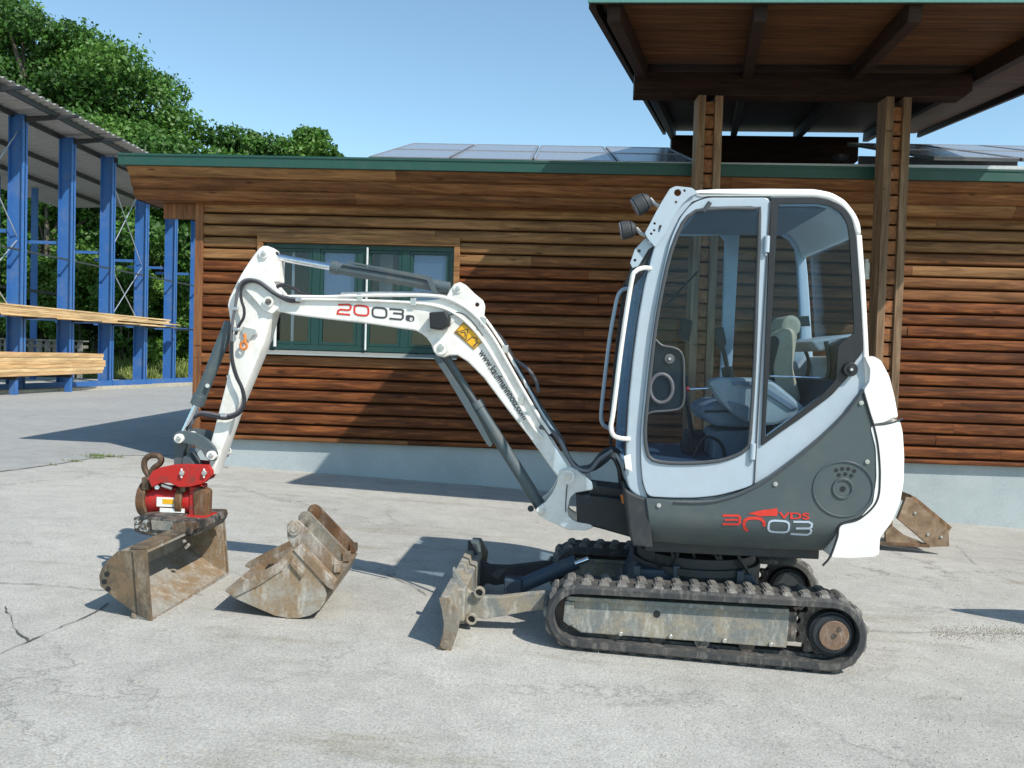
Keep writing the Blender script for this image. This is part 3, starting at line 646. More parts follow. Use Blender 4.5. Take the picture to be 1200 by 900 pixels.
# near beam
bl0 = at_depth(743, 111, YB); b0 = at_depth(743, 84, YB); b1 = at_depth(1142, 85, YB-.28); b1b = at_depth(1142, 111, YB-.28)
L = (Vector((b1.x, b1.y, 0))-Vector((b0.x, b0.y, 0))).length
def beam(name, p, L, h, dpt, ch=.08):
    m = MB(); u = Vector((-bdir.y, bdir.x, 0)); base = Vector(p)
    out = [(0, 0), (L-ch, 0), (L, ch*.8), (L, h), (0, h)]; n = 5
    v = [base+bdir*a+Vector((0, 0, b)) for a, b in out]+[base+bdir*a+Vector((0, 0, b))+u*dpt for a, b in out]
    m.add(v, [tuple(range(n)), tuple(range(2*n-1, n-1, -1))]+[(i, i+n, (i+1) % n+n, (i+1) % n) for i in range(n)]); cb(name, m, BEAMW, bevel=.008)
beam('cross_beam', bl0, L, b0.z-bl0.z, .20)
q0 = at_depth(786, 190, 15.0); q1 = at_depth(786, 160, 15.0); beam('cross_beam', q0, at_depth(1006, 170, 14.8).x-q0.x, q1.z-q0.z+.03, .2)
for xx in (.5, 2.6):
    pp = q0+bdir*xx; cb('stub_post', MB().box((pp.x-.08, pp.y+.02, 3.9), (pp.x+.08, pp.y+.18, pp.z+.01)), BEAMW)
# pillars: two boards with blocks between
def pillar(pxl, seed):
    dd = at_depth(pxl, 240, YB-.01).x; dd = YB-.0735*(dd-b0.x)-.03; x0 = at_depth(pxl, 240, dd).x; rg = random.Random(seed); yb = YB-.0735*(x0-b0.x)-.03; bw = .078; gap = .095; dp = .215; zt = bl0.z-.004; zb = gz(x0, yb)-.05
    P = cb('pillar', MB().box((x0, yb, zb), (x0+bw, yb+dp, zt)).box((x0+bw+gap, yb, zb), (x0+2*bw+gap, yb+dp, zt)), POSTW, bevel=.005)
    z = zb+.05; 
    while z < zt-.16:
        h = rg.uniform(.115, .135)
        cb('spacer_block', MB().box((x0+bw+.001, yb+.02+rg.uniform(0, .015), z), (x0+bw+gap-.001, yb+dp-.03, z+h)), BLOCKW, P, bevel=.004); z += h+.02
pillar(814, 1); pillar(1034, 2)
lm = at_depth(985, 186, 9.05); cb('bulkhead_lamp', MB().cyl(lm+Vector((0, 0, .03)), lm-Vector((0, 0, .03)), .085, .045, 16), BLACK)
# small grey box on the log wall
bx = BF.at(1013, 318, -.05); 
tag(MB().box((-.02, -.07, -.09), (.03, 0, .09)).box((-.015, -.06, .09), (.02, -.01, .13)).build('switch_box', plain('grey_box', (.55, .55, .5), .5), None, bevel=.004, M=BF.M @ Matrix.Translation(bx)), 'small pale switch box on the log wall beside the cab', 'switch box')

# ================================================================== timber storage shed
def SX(z): return -15+.03*z
Zk = [24.5+2.55*k for k in range(-1, 6)]
shed = empty('timber_shed', (SX(24.5), 24.5, gz(-14, 24.5)), 'tall blue steel storage shed with a corrugated roof', 'shed')
SI = shed.matrix_world.inverted()
def sb_(name, mb, mat, parent=shed, bevel=0, smooth=True):
    me = mb.mesh(name); me.transform(SI); return mesh_obj(name, me, mat, parent, bevel, smooth)
ZR = 7.85
for z in Zk:
    x = SX(z); g = gz(x, z)-.1
    sb_('post', MB().box((x-.21, z-.02, g), (x+.21, z+.02, ZR)).box((x+.185, z-.13, g), (x+.21, z+.13, ZR)).box((x-.21, z-.13, g), (x-.185, z+.13, ZR)), BLUE, smooth=False)
    for xx, zz in ((x+.21, ZR-.02), ):
        sb_('roof_bracket', MB().hexa([(xx, z-.05, zz-.18), (xx+1.5, z-.05, zz+.0), (xx+1.5, z+.05, zz+.0), (xx, z+.05, zz-.18), (xx, z-.05, zz-.02), (xx+1.5, z-.05, zz+.07), (xx+1.5, z+.05, zz+.07), (xx, z+.05, zz-.02)]), DARK)
    sb_('rack_arm', MB().box((x+.21, z-.04, 2.06), (x+1.15, z+.04, 2.12)), DARK, bevel=.005)
    for hgt in (2.2, 4.6): sb_('rack_arm', MB().box((x-1.75, z-.04, hgt-.10), (x-.21, z+.04, hgt)), BLUE, bevel=.005)
for z0, z1 in zip(Zk[:-1], Zk[1:]):
    for hgt, hh in ((3.98, .05),):
        sb_('rail', MB().hexa([(SX(z0)+.14, z0+.03, hgt), (SX(z0)+.18, z0+.03, hgt), (SX(z1)+.18, z1-.03, hgt), (SX(z1)+.14, z1-.03, hgt), (SX(z0)+.14, z0+.03, hgt+hh), (SX(z0)+.18, z0+.03, hgt+hh), (SX(z1)+.18, z1-.03, hgt+hh), (SX(z1)+.14, z1-.03, hgt+hh)]), DARK)  # shade on these rails is put into their dark colour
    g0, g1 = gz(SX(z0), z0), gz(SX(z1), z1)
    sb_('base_rail', MB().hexa([(SX(z0)+.1, z0+.03, g0), (SX(z0)+.24, z0+.03, g0), (SX(z1)+.24, z1-.03, g1), (SX(z1)+.1, z1-.03, g1), (SX(z0)+.1, z0+.03, g0+.22), (SX(z0)+.24, z0+.03, g0+.22), (SX(z1)+.24, z1-.03, g1+.22), (SX(z1)+.1, z1-.03, g1+.22)]), BLUE)
    sb_('back_rail', MB().box((-19.4, z0, 3.4), (-19.33, z1, 3.5)), DARK)
ROD = plain('galvanised_rod', (.45, .5, .55), .4, .5)
for za, zb in ((Zk[3], Zk[4]), (Zk[0], Zk[1])):
    for h0, h1 in ((2.1, 4.3), (4.4, 7.4)):
        sb_('bracing_rod', MB().cyl((SX(za), za, h0), (SX(zb), zb, h1), .018, n=6), ROD); sb_('bracing_rod', MB().cyl((SX(za), za, h1), (SX(zb), zb, h0), .018, n=6), ROD)
# roof of trapezoidal sheets
def rz(x): return 7.90+(x+15)*.055
zz = 13.0
while zz < 39:
    m = MB(); prof = []; p = .33
    for k in range(8):
        for dz, hgt in ((0, 0), (.12, 0), (.17, .06), (.28, .06)): prof.append((zz+k*p+dz, hgt))
    prof.append((zz+8*p, 0)); n = len(prof)
    for off in (0, .004):
        for xx in (-21.0, -12.95+.03*0): m.v += [(xx+.03*a*0, a, rz(xx)+b+off) for a, b in prof]
    def q(o, s, i): return (o*2+s)*n+i
    for i in range(n-1):
        m.f += [(q(0, 0, i), q(0, 1, i), q(0, 1, i+1), q(0, 0, i+1)), (q(1, 0, i), q(1, 0, i+1), q(1, 1, i+1), q(1, 1, i)), (q(0, 1, i), q(1, 1, i), q(1, 1, i+1), q(0, 1, i+1))]
    m.v = [(a+.03*b*0+ (0.03*(b-24.5) if a > -14 else 0), b, c) for a, b, c in m.v]
    sb_('roof_sheet', m, SHEET, smooth=False); zz += 8*p
for xx in (-13.3, -14.4, -16.5, -18.5): sb_('purlin', MB().box((xx-.04, 13, rz(xx)-.15), (xx+.04, 39.5, rz(xx)-.006)), DARK)
for z in Zk: sb_('rear_post', MB().box((-19.6, z-.08, -.2), (-19.4, z+.08, 7.6)), BLUE)
# lumber
def plank_stack(label, x0, x1, zr, y0, y1, nl, nw, th, name='plank_stack', ragged=0, groupl=None, droop=0):
    T = empty(name, ((x0+x1)/2, y0, zr), label, 'timber', groupl); rg = random.Random(len(label)); wd = (x1-x0)/nw
    for l in range(nl):
        for k in range(nw):
            a = y0+rg.uniform(-.12, .12); b = y1+rg.uniform(-.15, .15)-(ragged*rg.random()**1.2 if l or k % 2 else 0)
            xa = x0+k*wd+.006-(x0+x1)/2+rg.uniform(-.008, .008); z = l*(th+.006); sl = .03
            ps = []
            for u in (0, th):
                for xx, yy in ((xa, a), (xa+wd-.014, a), (xa+wd-.014, b), (xa, b)): ps.append((xx+sl*(yy-y0), yy-y0, z+u))
            MB().hexa(ps).build('plank', LUMB if rg.random() < .8 else LUMBE, T, smooth=False)
    return T
plank_stack('long fresh planks lying on the upper rack arms of the blue shed', -14.45, -13.7, 2.125, 21.6, 34.2, 6, 4, .045, ragged=5.5)
T = plank_stack('neat squared stack of pale sawn timber on low supports', -14.2, -12.95, .50, 19.0, 26.6, 6, 5, .095, name='timber_stack')
for yy in (2.1, 4.6): MB().box((-.7, yy, -.01), (.72, yy+.03, .615)).build('binding_strap', LUMBE, T)
TS = empty('stack_support', (-13.4, 21, gz(-13.4, 21)), 'row of low blue steel bearers under the squared timber stack', 'support')
for yy in (19.6, 22.3, 24.9):
    g = gz(-13.4, yy)-gz(-13.4, 21); zt_ = .494-TS.location.z
    MB().box((-.8+.03*(yy-21), yy-21-.06, zt_-.09), (.42+.03*(yy-21), yy-21+.06, zt_)).build('bearer', DARK, TS, bevel=.01)  # dark colour paints in the shade under the stack
    MB().box((.24+.03*(yy-21), yy-21-.06, g), (.42+.03*(yy-21), yy-21+.06, zt_-.092)).build('leg', BLUE, TS, bevel=.01)
FG = empty('slat_fence', (-19.5, 34.5, .0), 'low grey weathered board fence behind the timber stack', 'fence')
for k in range(14): MB().box((-2.4+k*.33, 0, 0), (-2.4+k*.33+.22, .03, 1.45)).build('board', GREYW, FG)
MB().box((-2.5, .035, 1.2), (2.3, .08, 1.32)).box((-2.5, .035, .3), (2.3, .08, .42)).box((-2.5, -.06, 1.46), (2.3, .12, 1.52)).build('rail', GREYW, FG)
# ================================================================== mini excavator
MO = Vector((.897, 4.147, 0)); MO.z = gz(MO.x, MO.y+.5)
MF = Frame(MO, .07); WC = .55
def P(px, py, w=0): return MF.at(px, py, w)
def X(pts, w=0): return MF.xz(pts, w)
def S(w=0): return (4.15+w)/1000.0
exc = empty('excavator', MF.M @ Matrix.Translation((0, WC, 0)), 'white and slate grey mini excavator on rubber tracks with glazed cab and red coupler', 'excavator')
TM = Matrix.Translation((0, -WC, 0))
def part(name, g, mat, parent=None, bevel=0, smooth=True):
    me = g.mesh(name) if isinstance(g, MB) else g
    me.transform(TM); return mesh_obj(name, me, mat, parent or exc, bevel, smooth)
def plate(name, px, w0, w1, mat, parent=None, holes=(), bev=.003, r=0, wt=None, hw=None):
    """traced outline (in photo pixels at distance w0) as a plate from w0 to w1"""
    o = fillet(X(px, w0 if wt is None else wt), r) if r else X(px, w0 if wt is None else wt)
    return part(name, slab_mesh(o, holes, w0, w1, bev), mat, parent)
def circ(px, py, w, r, n=20, ry=None):
    c = P(px, py, w); k = S(w); ry = ry or r
    return [(c.x+math.cos(2*math.pi*i/n)*r*k, c.z+math.sin(2*math.pi*i/n)*ry*k) for i in range(n)]
def pin(px, py, w0, w1, r, mat, parent, name='pin', n=18, head=True):
    c = P(px, py, w0); k = S(w0); m = MB().cyl((c.x, w0, c.z), (c.x, w1, c.z), r*k, n=n)
    if head: m.cyl((c.x, w0-.008, c.z), (c.x, w0, c.z), r*k*.5, n=6)
    return part(name, m, mat, parent, bevel=.0015)
def bar(name, a, b, w, r, mat, parent=None, r1=None, w2=None, bevel=.002, n=20):
    return part(name, MB().cyl(P(*a, w), P(*b, w if w2 is None else w2), r, r1, n), mat, parent, bevel=bevel)
def hose(name, px, w, r, mat, parent=None, k=6, n=8):
    return part(name, MB().tube(spline([P(*(q[:2]), w if len(q) < 3 else q[2]) for q in px], k), r, n), mat, parent)

# ---- tracks
def track_path(c1, r1, c2, r2, step=.03):
    """closed loop around two wheels in local x,z, clockwise from top-left; returns list of (x,z,nx,nz)"""
    c1, c2 = Vector(c1), Vector(c2); d = c2-c1; D = d.length; u = d/D; n_ = Vector((-u.y, u.x)); b = math.asin((r1-r2)/D)
    nt_ = (n_*math.cos(b)+u*math.sin(b)); nb_ = (-n_*math.cos(b)+u*math.sin(b))
    out = []
    def line(p, q, nn):
        m = max(1, int((q-p).length/step))
        for i in range(m): out.append((p.lerp(q, i/m), nn))
    def arc(c, r, a, e):
        m = max(2, int(abs(e-a)*r/step*1.6))
        for i in range(m):
            t = a+(e-a)*i/m; nn = Vector((math.cos(t), math.sin(t))); out.append((c+nn*r, nn))
    line(c1+nt_*r1, c2+nt_*r2, nt_)
    a0 = math.atan2(nt_.y, nt_.x); a1 = math.atan2(nb_.y, nb_.x)
    if a1 > a0: a1 -= 2*math.pi
    arc(c2, r2, a0, a1); line(c2+nb_*r2, c1+nb_*r1, nb_); a2 = a0-2*math.pi
    arc(c1, r1, a1, a2); return out
def make_track(w0, dx, near):
    k = S(0); c1 = P(677, 724); c2 = P(973, 746); c1 = (c1.x+dx, c1.z); c2 = (c2.x+dx, c2.z); r1, r2 = 37.5*k, 42.5*k
    path = track_path(c1, r1, c2, r2); n = len(path); W = .25
    th = .036; prof = [(.0, -th), (.0, -.010), (.016, .002), (W-.016, .002), (W, -.010), (W, -th), (W-.02, -th-.0), (W-.09, -th-.004), (W-.09, -th-.018), (W-.16, -th-.018), (W-.16, -th-.004), (.02, -th)]
    m = MB(); q = len(prof); v = []
    for p, nn in path:
        for a, b in prof: v.append((p.x+nn.x*b, w0+a, p.y+nn.y*b))
    m.add(v, [(i*q+j, i*q+(j+1) % q, ((i+1) % n)*q+(j+1) % q, ((i+1) % n)*q+j) for i in range(n) for j in range(q)])
    T = part('track', m, RUBBER)
    T['label'] = 'dusty near rubber track' if near else 'shaded far rubber track'
    # lugs, spaced evenly along the loop
    cum = [0]
    for i in range(n): cum.append(cum[-1]+(path[(i+1) % n][0]-path[i][0]).length)
    NL = 39; base = None
    lm = MB(); h = .019
    lm.hexa([(-.030, .020, -.002), (.030, .020, -.002), (.028, .105, -.002), (-.028, .105, -.002), (-.018, .034, h), (.018, .034, h), (.020, .100, h), (-.020, .100, h)])
    lm.hexa([(-.012, .100, -.002), (.044, .100, -.002), (.044, .230, -.002), (-.012, .230, -.002), (-.002, .104, h), (.034, .104, h), (.034, .218, h), (-.002, .218, h)])
    lme = lm.mesh('track_lug'); lme.materials.append(RUBBERL)
    bm = bmesh.new(); bm.from_mesh(lme); bmesh.ops.bevel(bm, geom=list(bm.edges), offset=.0055, segments=2, affect='EDGES', clamp_overlap=True); bm.to_mesh(lme); bm.free(); finish(lme)
    for j in range(NL):
        s_ = (j+.4)/NL*cum[-1]; i = max(ii for ii in range(n) if cum[ii] <= s_); f_ = (s_-cum[i])/(cum[i+1]-cum[i])
        p = path[i][0].lerp(path[(i+1) % n][0], f_); nn = path[i][1].lerp(path[(i+1) % n][1], f_).normalized()
        M = Matrix(((nn.y, 0, nn.x, p.x), (0, 1, 0, w0-WC), (-nn.x, 0, nn.y, p.y), (0, 0, 0, 1)))
        if j: o = base.copy()
        else: o = bpy.data.objects.new('track_lug', lme); base = o
        link(o); o.parent = T; o.matrix_local = M
    # roller frame
    def q2(px, py): p = P(px, py); return (p.x+dx, p.z)
    fo = [q2(*a) for a in ((663, 703), (660, 732), (681, 746), (925, 764), (929, 722), (927, 717))]
    a0, a1 = (w0-.0+.055, w0+.215) if near else (w0+.03, w0+.20)
    part('roller_frame', slab_mesh(fo, [], a0, a1, .006), WORNGREY, T)
    part('roller_frame', slab_mesh([q2(*a) for a in ((662, 707), (659.5, 731), (667, 737), (672, 734), (673, 709))], [], a0-.012, a0, .003), WORNGREY, T)
    part('frame_flange', slab_mesh([q2(*a) for a in ((664, 701), (665, 706), (926, 722), (927, 716.5))], [], a0-.022, a0-.001, .003), WORNGREY, T)
    for a in ((728, 746.5), (787, 749.5), (851, 754.5), (906, 759)):
        x, z = q2(*a); part('bolt', MB().cyl((x, a0-.014, z), (x, a0, z), .011, n=8), ZINC, T, bevel=.002)
    x, z = q2(771, 723.5); part('grease_hole', MB().cyl((x, a0-.002, z), (x, a0+.004, z), .018, n=16), BLACK, T)
    for t in [0.15+.18*i for i in range(4)]:
        cx = c1[0]+(c2[0]-c1[0])*t; cz = c1[1]+(c2[1]-c1[1])*t-(r1+(r2-r1)*t)+.075; part('track_roller', MB().cyl((cx, w0+.075, cz), (cx, w0+.2, cz), .040, n=20), HITCH, T)
    part('idler_wheel', MB().cyl((c1[0]+.0, w0+.095, c1[1]), (c1[0], w0+.19, c1[1]), r1-.040, n=32).cyl((c1[0], w0+.085, c1[1]), (c1[0], w0+.2, c1[1]), .05, n=20), HITCH, T, bevel=.006)
    m = MB(); NT = 13; out = []
    for i in range(NT*4):
        t = 2*math.pi*i/(NT*4); r = (r2-.028 if i % 4 in (1, 2) else r2-.052); out.append((c2[0]+math.cos(t)*r, c2[1]+math.sin(t)*r))
    part('sprocket', slab_mesh(out, [], w0+.10, w0+.15, .004), HITCH, T)
    part('drive_motor', MB().cyl((c2[0]+.02, w0+.045, c2[1]), (c2[0]+.02, w0+.25, c2[1]), .108, n=36).cyl((c2[0]+.02, w0+.03, c2[1]), (c2[0]+.02, w0+.045, c2[1]), .092, .104, 36), DARK, T, bevel=.003)
    hx, hz = q2(979, 746.5)
    if near: part('hub_plate', MB().cyl((hx, w0+.018, hz), (hx, w0+.030, hz), .072, n=36), BRONZE, T, bevel=.003)
    if near: part('hub_bolt', MB().cyl((hx, w0+.012, hz), (hx, w0+.018, hz), .012, n=6).cyl((hx+.024, w0+.012, hz+.034), (hx+.024, w0+.018, hz+.034), .011, n=6), HITCH, T)
    x, z = q2(933, 726); part('tension_spring', MB().box((x-.03, w0+.06, z-.13), (x+.02, w0+.18, z+.02)), HITCH, T, bevel=.004)
    return T
make_track(0, 0, True); make_track(.85, 0.0, False)
# ---- car body, turntable, hydraulic motors
cbx = P(690, 690, .3); cbz0 = P(800, 700, .3)
part('undercarriage_body', MB().hexa([(P(735, 700, .3).x, .27, P(735, 700, .3).z), (P(905, 712, .3).x, .27, P(905, 712, .3).z), (P(905, 712, .3).x, .84, P(905, 712, .3).z), (P(735, 700, .3).x, .84, P(735, 700, .3).z),
    (P(748, 665, .3).x, .27, P(748, 665, .3).z), (P(880, 672, .3).x, .27, P(880, 672, .3).z), (P(880, 672, .3).x, .84, P(880, 672, .3).z), (P(748, 665, .3).x, .84, P(748, 665, .3).z)]), NAVY, bevel=.01)
for a in ((742, 668), (788, 668), (825, 672), (862, 674)):
    p = P(*a, .27); part('undercarriage_gusset', MB().box((p.x, .235, p.z-.12), (p.x+.035, .268, p.z+.03)), NAVY, bevel=.004)
tc = P(815, 655, .55); part('turntable', MB().cyl((tc.x, .55, tc.z-.06), (tc.x, .55, tc.z+.07), .32, n=48).cyl((tc.x, .55, tc.z-.02), (tc.x, .55, tc.z+.02), .345, n=48), DARK, bevel=.004)
tb = P(820, 646, .1)
part('floor_frame', MB().box((P(758, 640, .1).x, .17, tb.z-.03), (P(965, 650, .1).x, 1.0, tb.z+.06)), DARK, bevel=.006)
m = MB(); rg = random.Random(3)
for i in range(7):
    x0 = tb.x-.2+i*.07; m.tube(spline([(x0, .28, tb.z-.02), (x0+rg.uniform(-.03, .05), .25+rg.uniform(-.03, .03), tb.z-.07), (x0+rg.uniform(.0, .1), .3, tb.z-.15)], 5), .010, 6)
part('hydraulic_hose', m, HOSE)
# ---- dozer blade
prof = X(((514, 698), (521, 700), (523, 712), (521, 729), (523, 742), (534, 757), (531, 764.5), (511.5, 763), (517, 745), (518, 731), (514, 712)), -.05)
BLW = 1.36; BW0 = -.14
fp_ = X(((516, 699), (519.5, 708), (521, 722), (519.5, 738), (513, 763)), BW0)
bp_ = X(((526, 700), (528, 708), (530, 722), (529, 740), (524, 764)), BW0)
gdz = gz(MO.x-1.1, 5.4)-gz(MO.x-1.1, 4.2)
m = MB(); nn = len(fp_); nw = 8; v = []
for i in range(nw+1):
    ww = BW0+BLW*i/nw
    for a in fp_+bp_[::-1]: v.append((a[0], ww, a[1]))
q = 2*nn
m.add(v, [(i*q+j, i*q+(j+1) % q, (i+1)*q+(j+1) % q, (i+1)*q+j) for i in range(nw) for j in range(q)]+[tuple(range(q-1, -1, -1)), tuple(nw*q+j for j in range(q))])
BLADE = part('dozer_blade', m, WORNGREY, bevel=.004); BLADE['label'] = 'worn grey dozer blade with rusty end plates'
for ww in (BW0-.018, BW0+BLW): part('end_plate', slab_mesh(fillet(X(((514, 701), (528, 702), (539, 723), (537, 738), (528, 765), (511.5, 763.5), (519, 745), (520, 731), (517, 712)), BW0-.018), .008), [], ww, ww+.018, .002), RUST, BLADE)
pp = P(521, 755, BW0-.02); part('plow_bolt', MB().cyl((pp.x, BW0-.03, pp.z), (pp.x, BW0-.018, pp.z), .022, n=12), RUST, BLADE, bevel=.003)
part('top_gusset', MB().box((fp_[0][0]+.03, BW0+.25, fp_[0][1]-.20), (fp_[0][0]+.09, BW0+BLW-.25, fp_[0][1]-.03)), WORNGREY, BLADE, bevel=.01)
for ww, mt in ((.20, WORNGREY), (.86, DARK)):
    arm = part('push_arm', slab_mesh(fillet(X(((530, 664), (538, 678), (546, 690), (558, 699), (585, 700), (637, 694), (648, 696), (645, 714), (617, 717), (590, 722), (566, 726), (556, 722), (546, 731), (534, 732), (530, 705)), .2) if ww < .5 else X(((530, 664), (538, 678), (546, 690), (558, 699), (585, 700), (637, 694), (648, 696), (645, 714), (617, 717), (590, 722), (566, 726), (556, 722), (546, 731), (534, 732), (530, 705)), .2), .02), [], ww, ww+.05, .004), mt, BLADE)
    for a in ((562, 693), (553, 724)):
        p = P(*a, ww); part('pin_boss', slab_mesh([(p.x+math.cos(t)*.030, p.z+math.sin(t)*.030) for t in [i*math.pi/10 for i in range(20)]], [[(p.x+math.cos(t)*.018, p.z+math.sin(t)*.018) for t in [i*math.pi/10 for i in range(20)]]], ww-.03, ww, .003), mt, arm)
        part('pin_bore', MB().cyl((p.x, ww-.012, p.z), (p.x, ww-.004, p.z), .018, n=16), BLACK, arm)
cyl_b = bar('blade_cylinder', (606, 688), (676, 658), .55, .042, NAVY)
bar('cylinder_rod', (674, 661), (690, 655), .50, .016, CHROME, cyl_b)
part('cylinder_lug', MB().box((P(590, 690, .5).x, .5, P(600, 697, .5).z), (P(612, 690, .5).x, .6, P(600, 679, .5).z)), NAVY, cyl_b, bevel=.012)

# ---- main body side panel, floor, covers
slate = [(757, 584), (790, 586.5), (815, 586.5), (840, 584.5), (870, 575.5), (900, 559.5), (930, 537.5), (962, 511.5), (990, 484), (1008, 461), (1013, 456.5), (1019, 470), (1025, 496), (1029, 525), (1030, 560), (1026, 589), (1008, 607), (985, 614), (980, 629), (972, 652), (900, 650.5), (850, 648), (800, 644), (764, 640)]
sc_pts = spline([(a, b, 0) for a, b in slate[1:12]], 3)
slo = [slate[0]]+[(p.x, p.y) for p in sc_pts]+slate[12:]
ZR0 = P(860, 606, 0).z
def roll(me, cut=True):
    "bend the lower part of the flank inwards like the rounded sill of the machine"
    if cut:
        bm = bmesh.new(); bm.from_mesh(me)
        for k in range(14):
            bmesh.ops.bisect_plane(bm, geom=bm.verts[:]+bm.edges[:]+bm.faces[:], plane_co=(0, 0, ZR0-.014*k-.002), plane_no=(0, 0, 1))
        bm.to_mesh(me); bm.free()
    for v in me.vertices:
        t = ZR0-v.co.z
        if t > 0 and v.co.y < .3: v.co.y += min(.16, t*t/.24)
    return me
me = slab_mesh(X(slo, 0), [], 0.0, .045, .006); body = part('side_panel', roll(me), SLATE); body['label'] = 'slate grey side panel'
part('side_panel', slab_mesh(X(slo, 0), [], 1.055, 1.10, .006), SLATE)
edge = hose('edge_seal', [(790, 588.5), (815, 589), (840, 587), (870, 578), (900, 562), (930, 540), (962, 514), (990, 486.5), (1009, 462)], -.004, .0055, SEAL, body, 6, 6)
# pressed ring, lock and vent holes
ring = [Vector((a, -.001, b)) for a, b in circ(988, 573, 0, 34, 40, 32)]
part('pressed_ring', MB().tube(ring, .0055, 6, True), SLATE, body)
ring = [Vector((a, -.001, b)) for a, b in circ(987.5, 572.5, 0, 11, 24)]
part('lock_ring', MB().tube(ring, .007, 6, True), SLATE, body)
m = MB()
for a in ((987.5, 573, 3.4), (980, 551, 2.3), (987, 549.5, 2.3), (994, 549.5, 2.3), (1001, 552, 2.3), (983, 556.5, 2.3), (990.5, 555.5, 2.3), (997.5, 557.5, 2.3)):
    p = P(a[0], a[1], 0); part('vent_hole', MB().cyl((p.x, -.0015, p.z), (p.x, .002, p.z), a[2]*S(), n=14), BLACK, body)
for a in ((1009, 472), (1016, 541), (908.5, 567), (876, 567.5) if 0 else (772, 592)):
    p = P(*a, 0); part('panel_bolt', MB().cyl((p.x, -.007, p.z), (p.x, .0, p.z), .011, .009, 12).cyl((p.x, -.010, p.z), (p.x, -.007, p.z), .006, n=6), ZINC, body)
ccv = [(1013, 418), (1024, 417), (1034, 422), (1045, 441), (1052, 465), (1057, 489), (1040, 495.5), (1024, 497), (1019, 482), (1012, 457), (1019, 447), (1020, 432)]
cv2 = [(1023, 499), (1040, 497.5), (1058, 491.5), (1062, 506), (1064, 535), (1063.5, 565), (1059, 590), (1049, 612), (1034, 631), (1033, 653), (1000, 654.5), (973, 654), (977, 640), (982, 628), (984, 615.5), (1008, 608.5), (1027, 590), (1031.5, 560), (1030.5, 525)]
def cover(name, px, rr):
    o = fillet(X(px, -.004), rr, 4); m = MB(); n = len(o); xs_ = [a for a, _ in o]; x1 = max(xs_); x0 = min(xs_); v = []
    sl = [(-.004, .035, .006), (.006, .014, .002), (.035, .004, 0), (.12, 0, 0), (.5, -.03, 0), (.62, -.03, 0), (.98, 0, 0), (1.065, .004, 0), (1.094, .014, .002), (1.104, .035, .006)]
    zc = sum(b for _, b in o)/n
    for ww, ins, sh in sl:
        for a, b in o:
            k = max(0, (a-x0)/(x1-x0))**1.5; v.append((a-ins*k+(sh if a < (x0+x1)/2 else 0)*.4, ww, b-(b-zc)*sh*1.5))
    f = [(i*n+j, (i+1)*n+j, (i+1)*n+(j+1) % n, i*n+(j+1) % n) for i in range(len(sl)-1) for j in range(n)]+[tuple(range(n-1, -1, -1)), tuple((len(sl)-1)*n+j for j in range(n))]
    m.add(v, f); me = m.mesh(name); bm = bmesh.new(); bm.from_mesh(me); bmesh.ops.recalc_face_normals(bm, faces=bm.faces); bm.to_mesh(me); bm.free()
    o_ = part(name, me, WHITEC); return o_
cA = cover('engine_cover', ccv, .012); cA['label'] = 'small upper white engine cover'
cB = cover('engine_cover', cv2, .02); cB['label'] = 'large lower white engine cover'
hose('cover_seam', [(1022, 498.2), (1036, 497.2), (1048, 494.5), (1058, 490.5)], -.002, .005, SEAL, cB, 4, 6)
hose('cover_seam', [(1012, 460), (1019, 484), (1024, 500), (1029, 525), (1031, 560), (1027, 588), (1007, 608), (985, 615), (981, 630), (973, 652), (964, 663)], -.003, .0055, HOSE, cB, 5, 6)
part('engine_bay', MB().box((P(905, 600, .1).x, .15, P(900, 628, .1).z), (P(1015, 600, .1).x, 1.0, P(900, 500, .1).z)), DARK)
# front lower corner panel, dirty
plate('front_corner_panel', [(732, 573), (745, 580), (760, 585), (765, 642), (742, 640), (739, 632), (735, 600)], .01, .3, DARK, bev=.01)
plate('front_corner_panel', [(732, 573), (745, 580), (760, 585), (765, 642), (742, 640), (735, 600)], .3, 1.09, DARK, bev=.01)
plate('orange_marker', [(727, 580), (731, 580), (733, 591), (729, 590)], .30, .32, ORANGE, bev=.001)

# ---- cab
col_out = [(818, 222), (806, 226), (797, 233), (787, 245), (775, 265), (764, 298), (755, 335), (748, 375), (742, 420), (737, 470), (734, 520), (733, 555), (737, 573), (745, 580), (757, 585)]
cab_out = [(840, 222), (900, 221.5), (955, 222), (975, 226), (991, 235), (1002, 250), (1008, 272), (1011, 300), (1014, 345), (1017, 400), (1019, 440), (1019.5, 449), (1011, 459), (990, 484), (962, 511.5), (930, 537.5), (900, 559.5), (870, 575.5), (840, 584.5), (815, 586.5), (785, 586.5)]
cab_ol = cab_out+col_out[::-1]
door_ol = [(829, 231.5), (902.5, 231.5), (893, 400), (884, 567), (876, 571), (862, 575.5), (840, 581), (815, 583.5), (790, 583.5), (759, 582), (753, 565), (751, 540), (751, 505), (755, 465), (760, 420), (767, 370), (776, 320), (786, 280), (797, 255), (811, 238)]
door_hole = [(826, 243), (884, 242), (891, 250), (888.5, 330), (885.5, 420), (880, 510), (876, 527), (862, 536), (842, 542), (815, 544.5), (785, 544.5), (764, 541), (757, 530), (755, 505), (758, 470), (762, 430), (768, 380), (777, 330), (787, 290), (800, 259), (811, 248)]
qw_ol = [(903.5, 231.5), (958, 231), (976, 234.5), (990, 243), (999, 256), (1003, 275), (1007, 320), (1010, 365), (1012.5, 412), (1002, 424), (994, 442), (975, 463), (940, 489), (914, 507), (892, 523), (897, 400)]
qw_hole = [(912, 239), (957, 238.5), (973, 241.5), (985, 249), (993, 262), (996, 285), (999, 340), (1001, 391), (990, 398), (982, 405), (980, 445), (960, 466), (936, 484), (914, 500), (896.5, 513), (903, 400)]
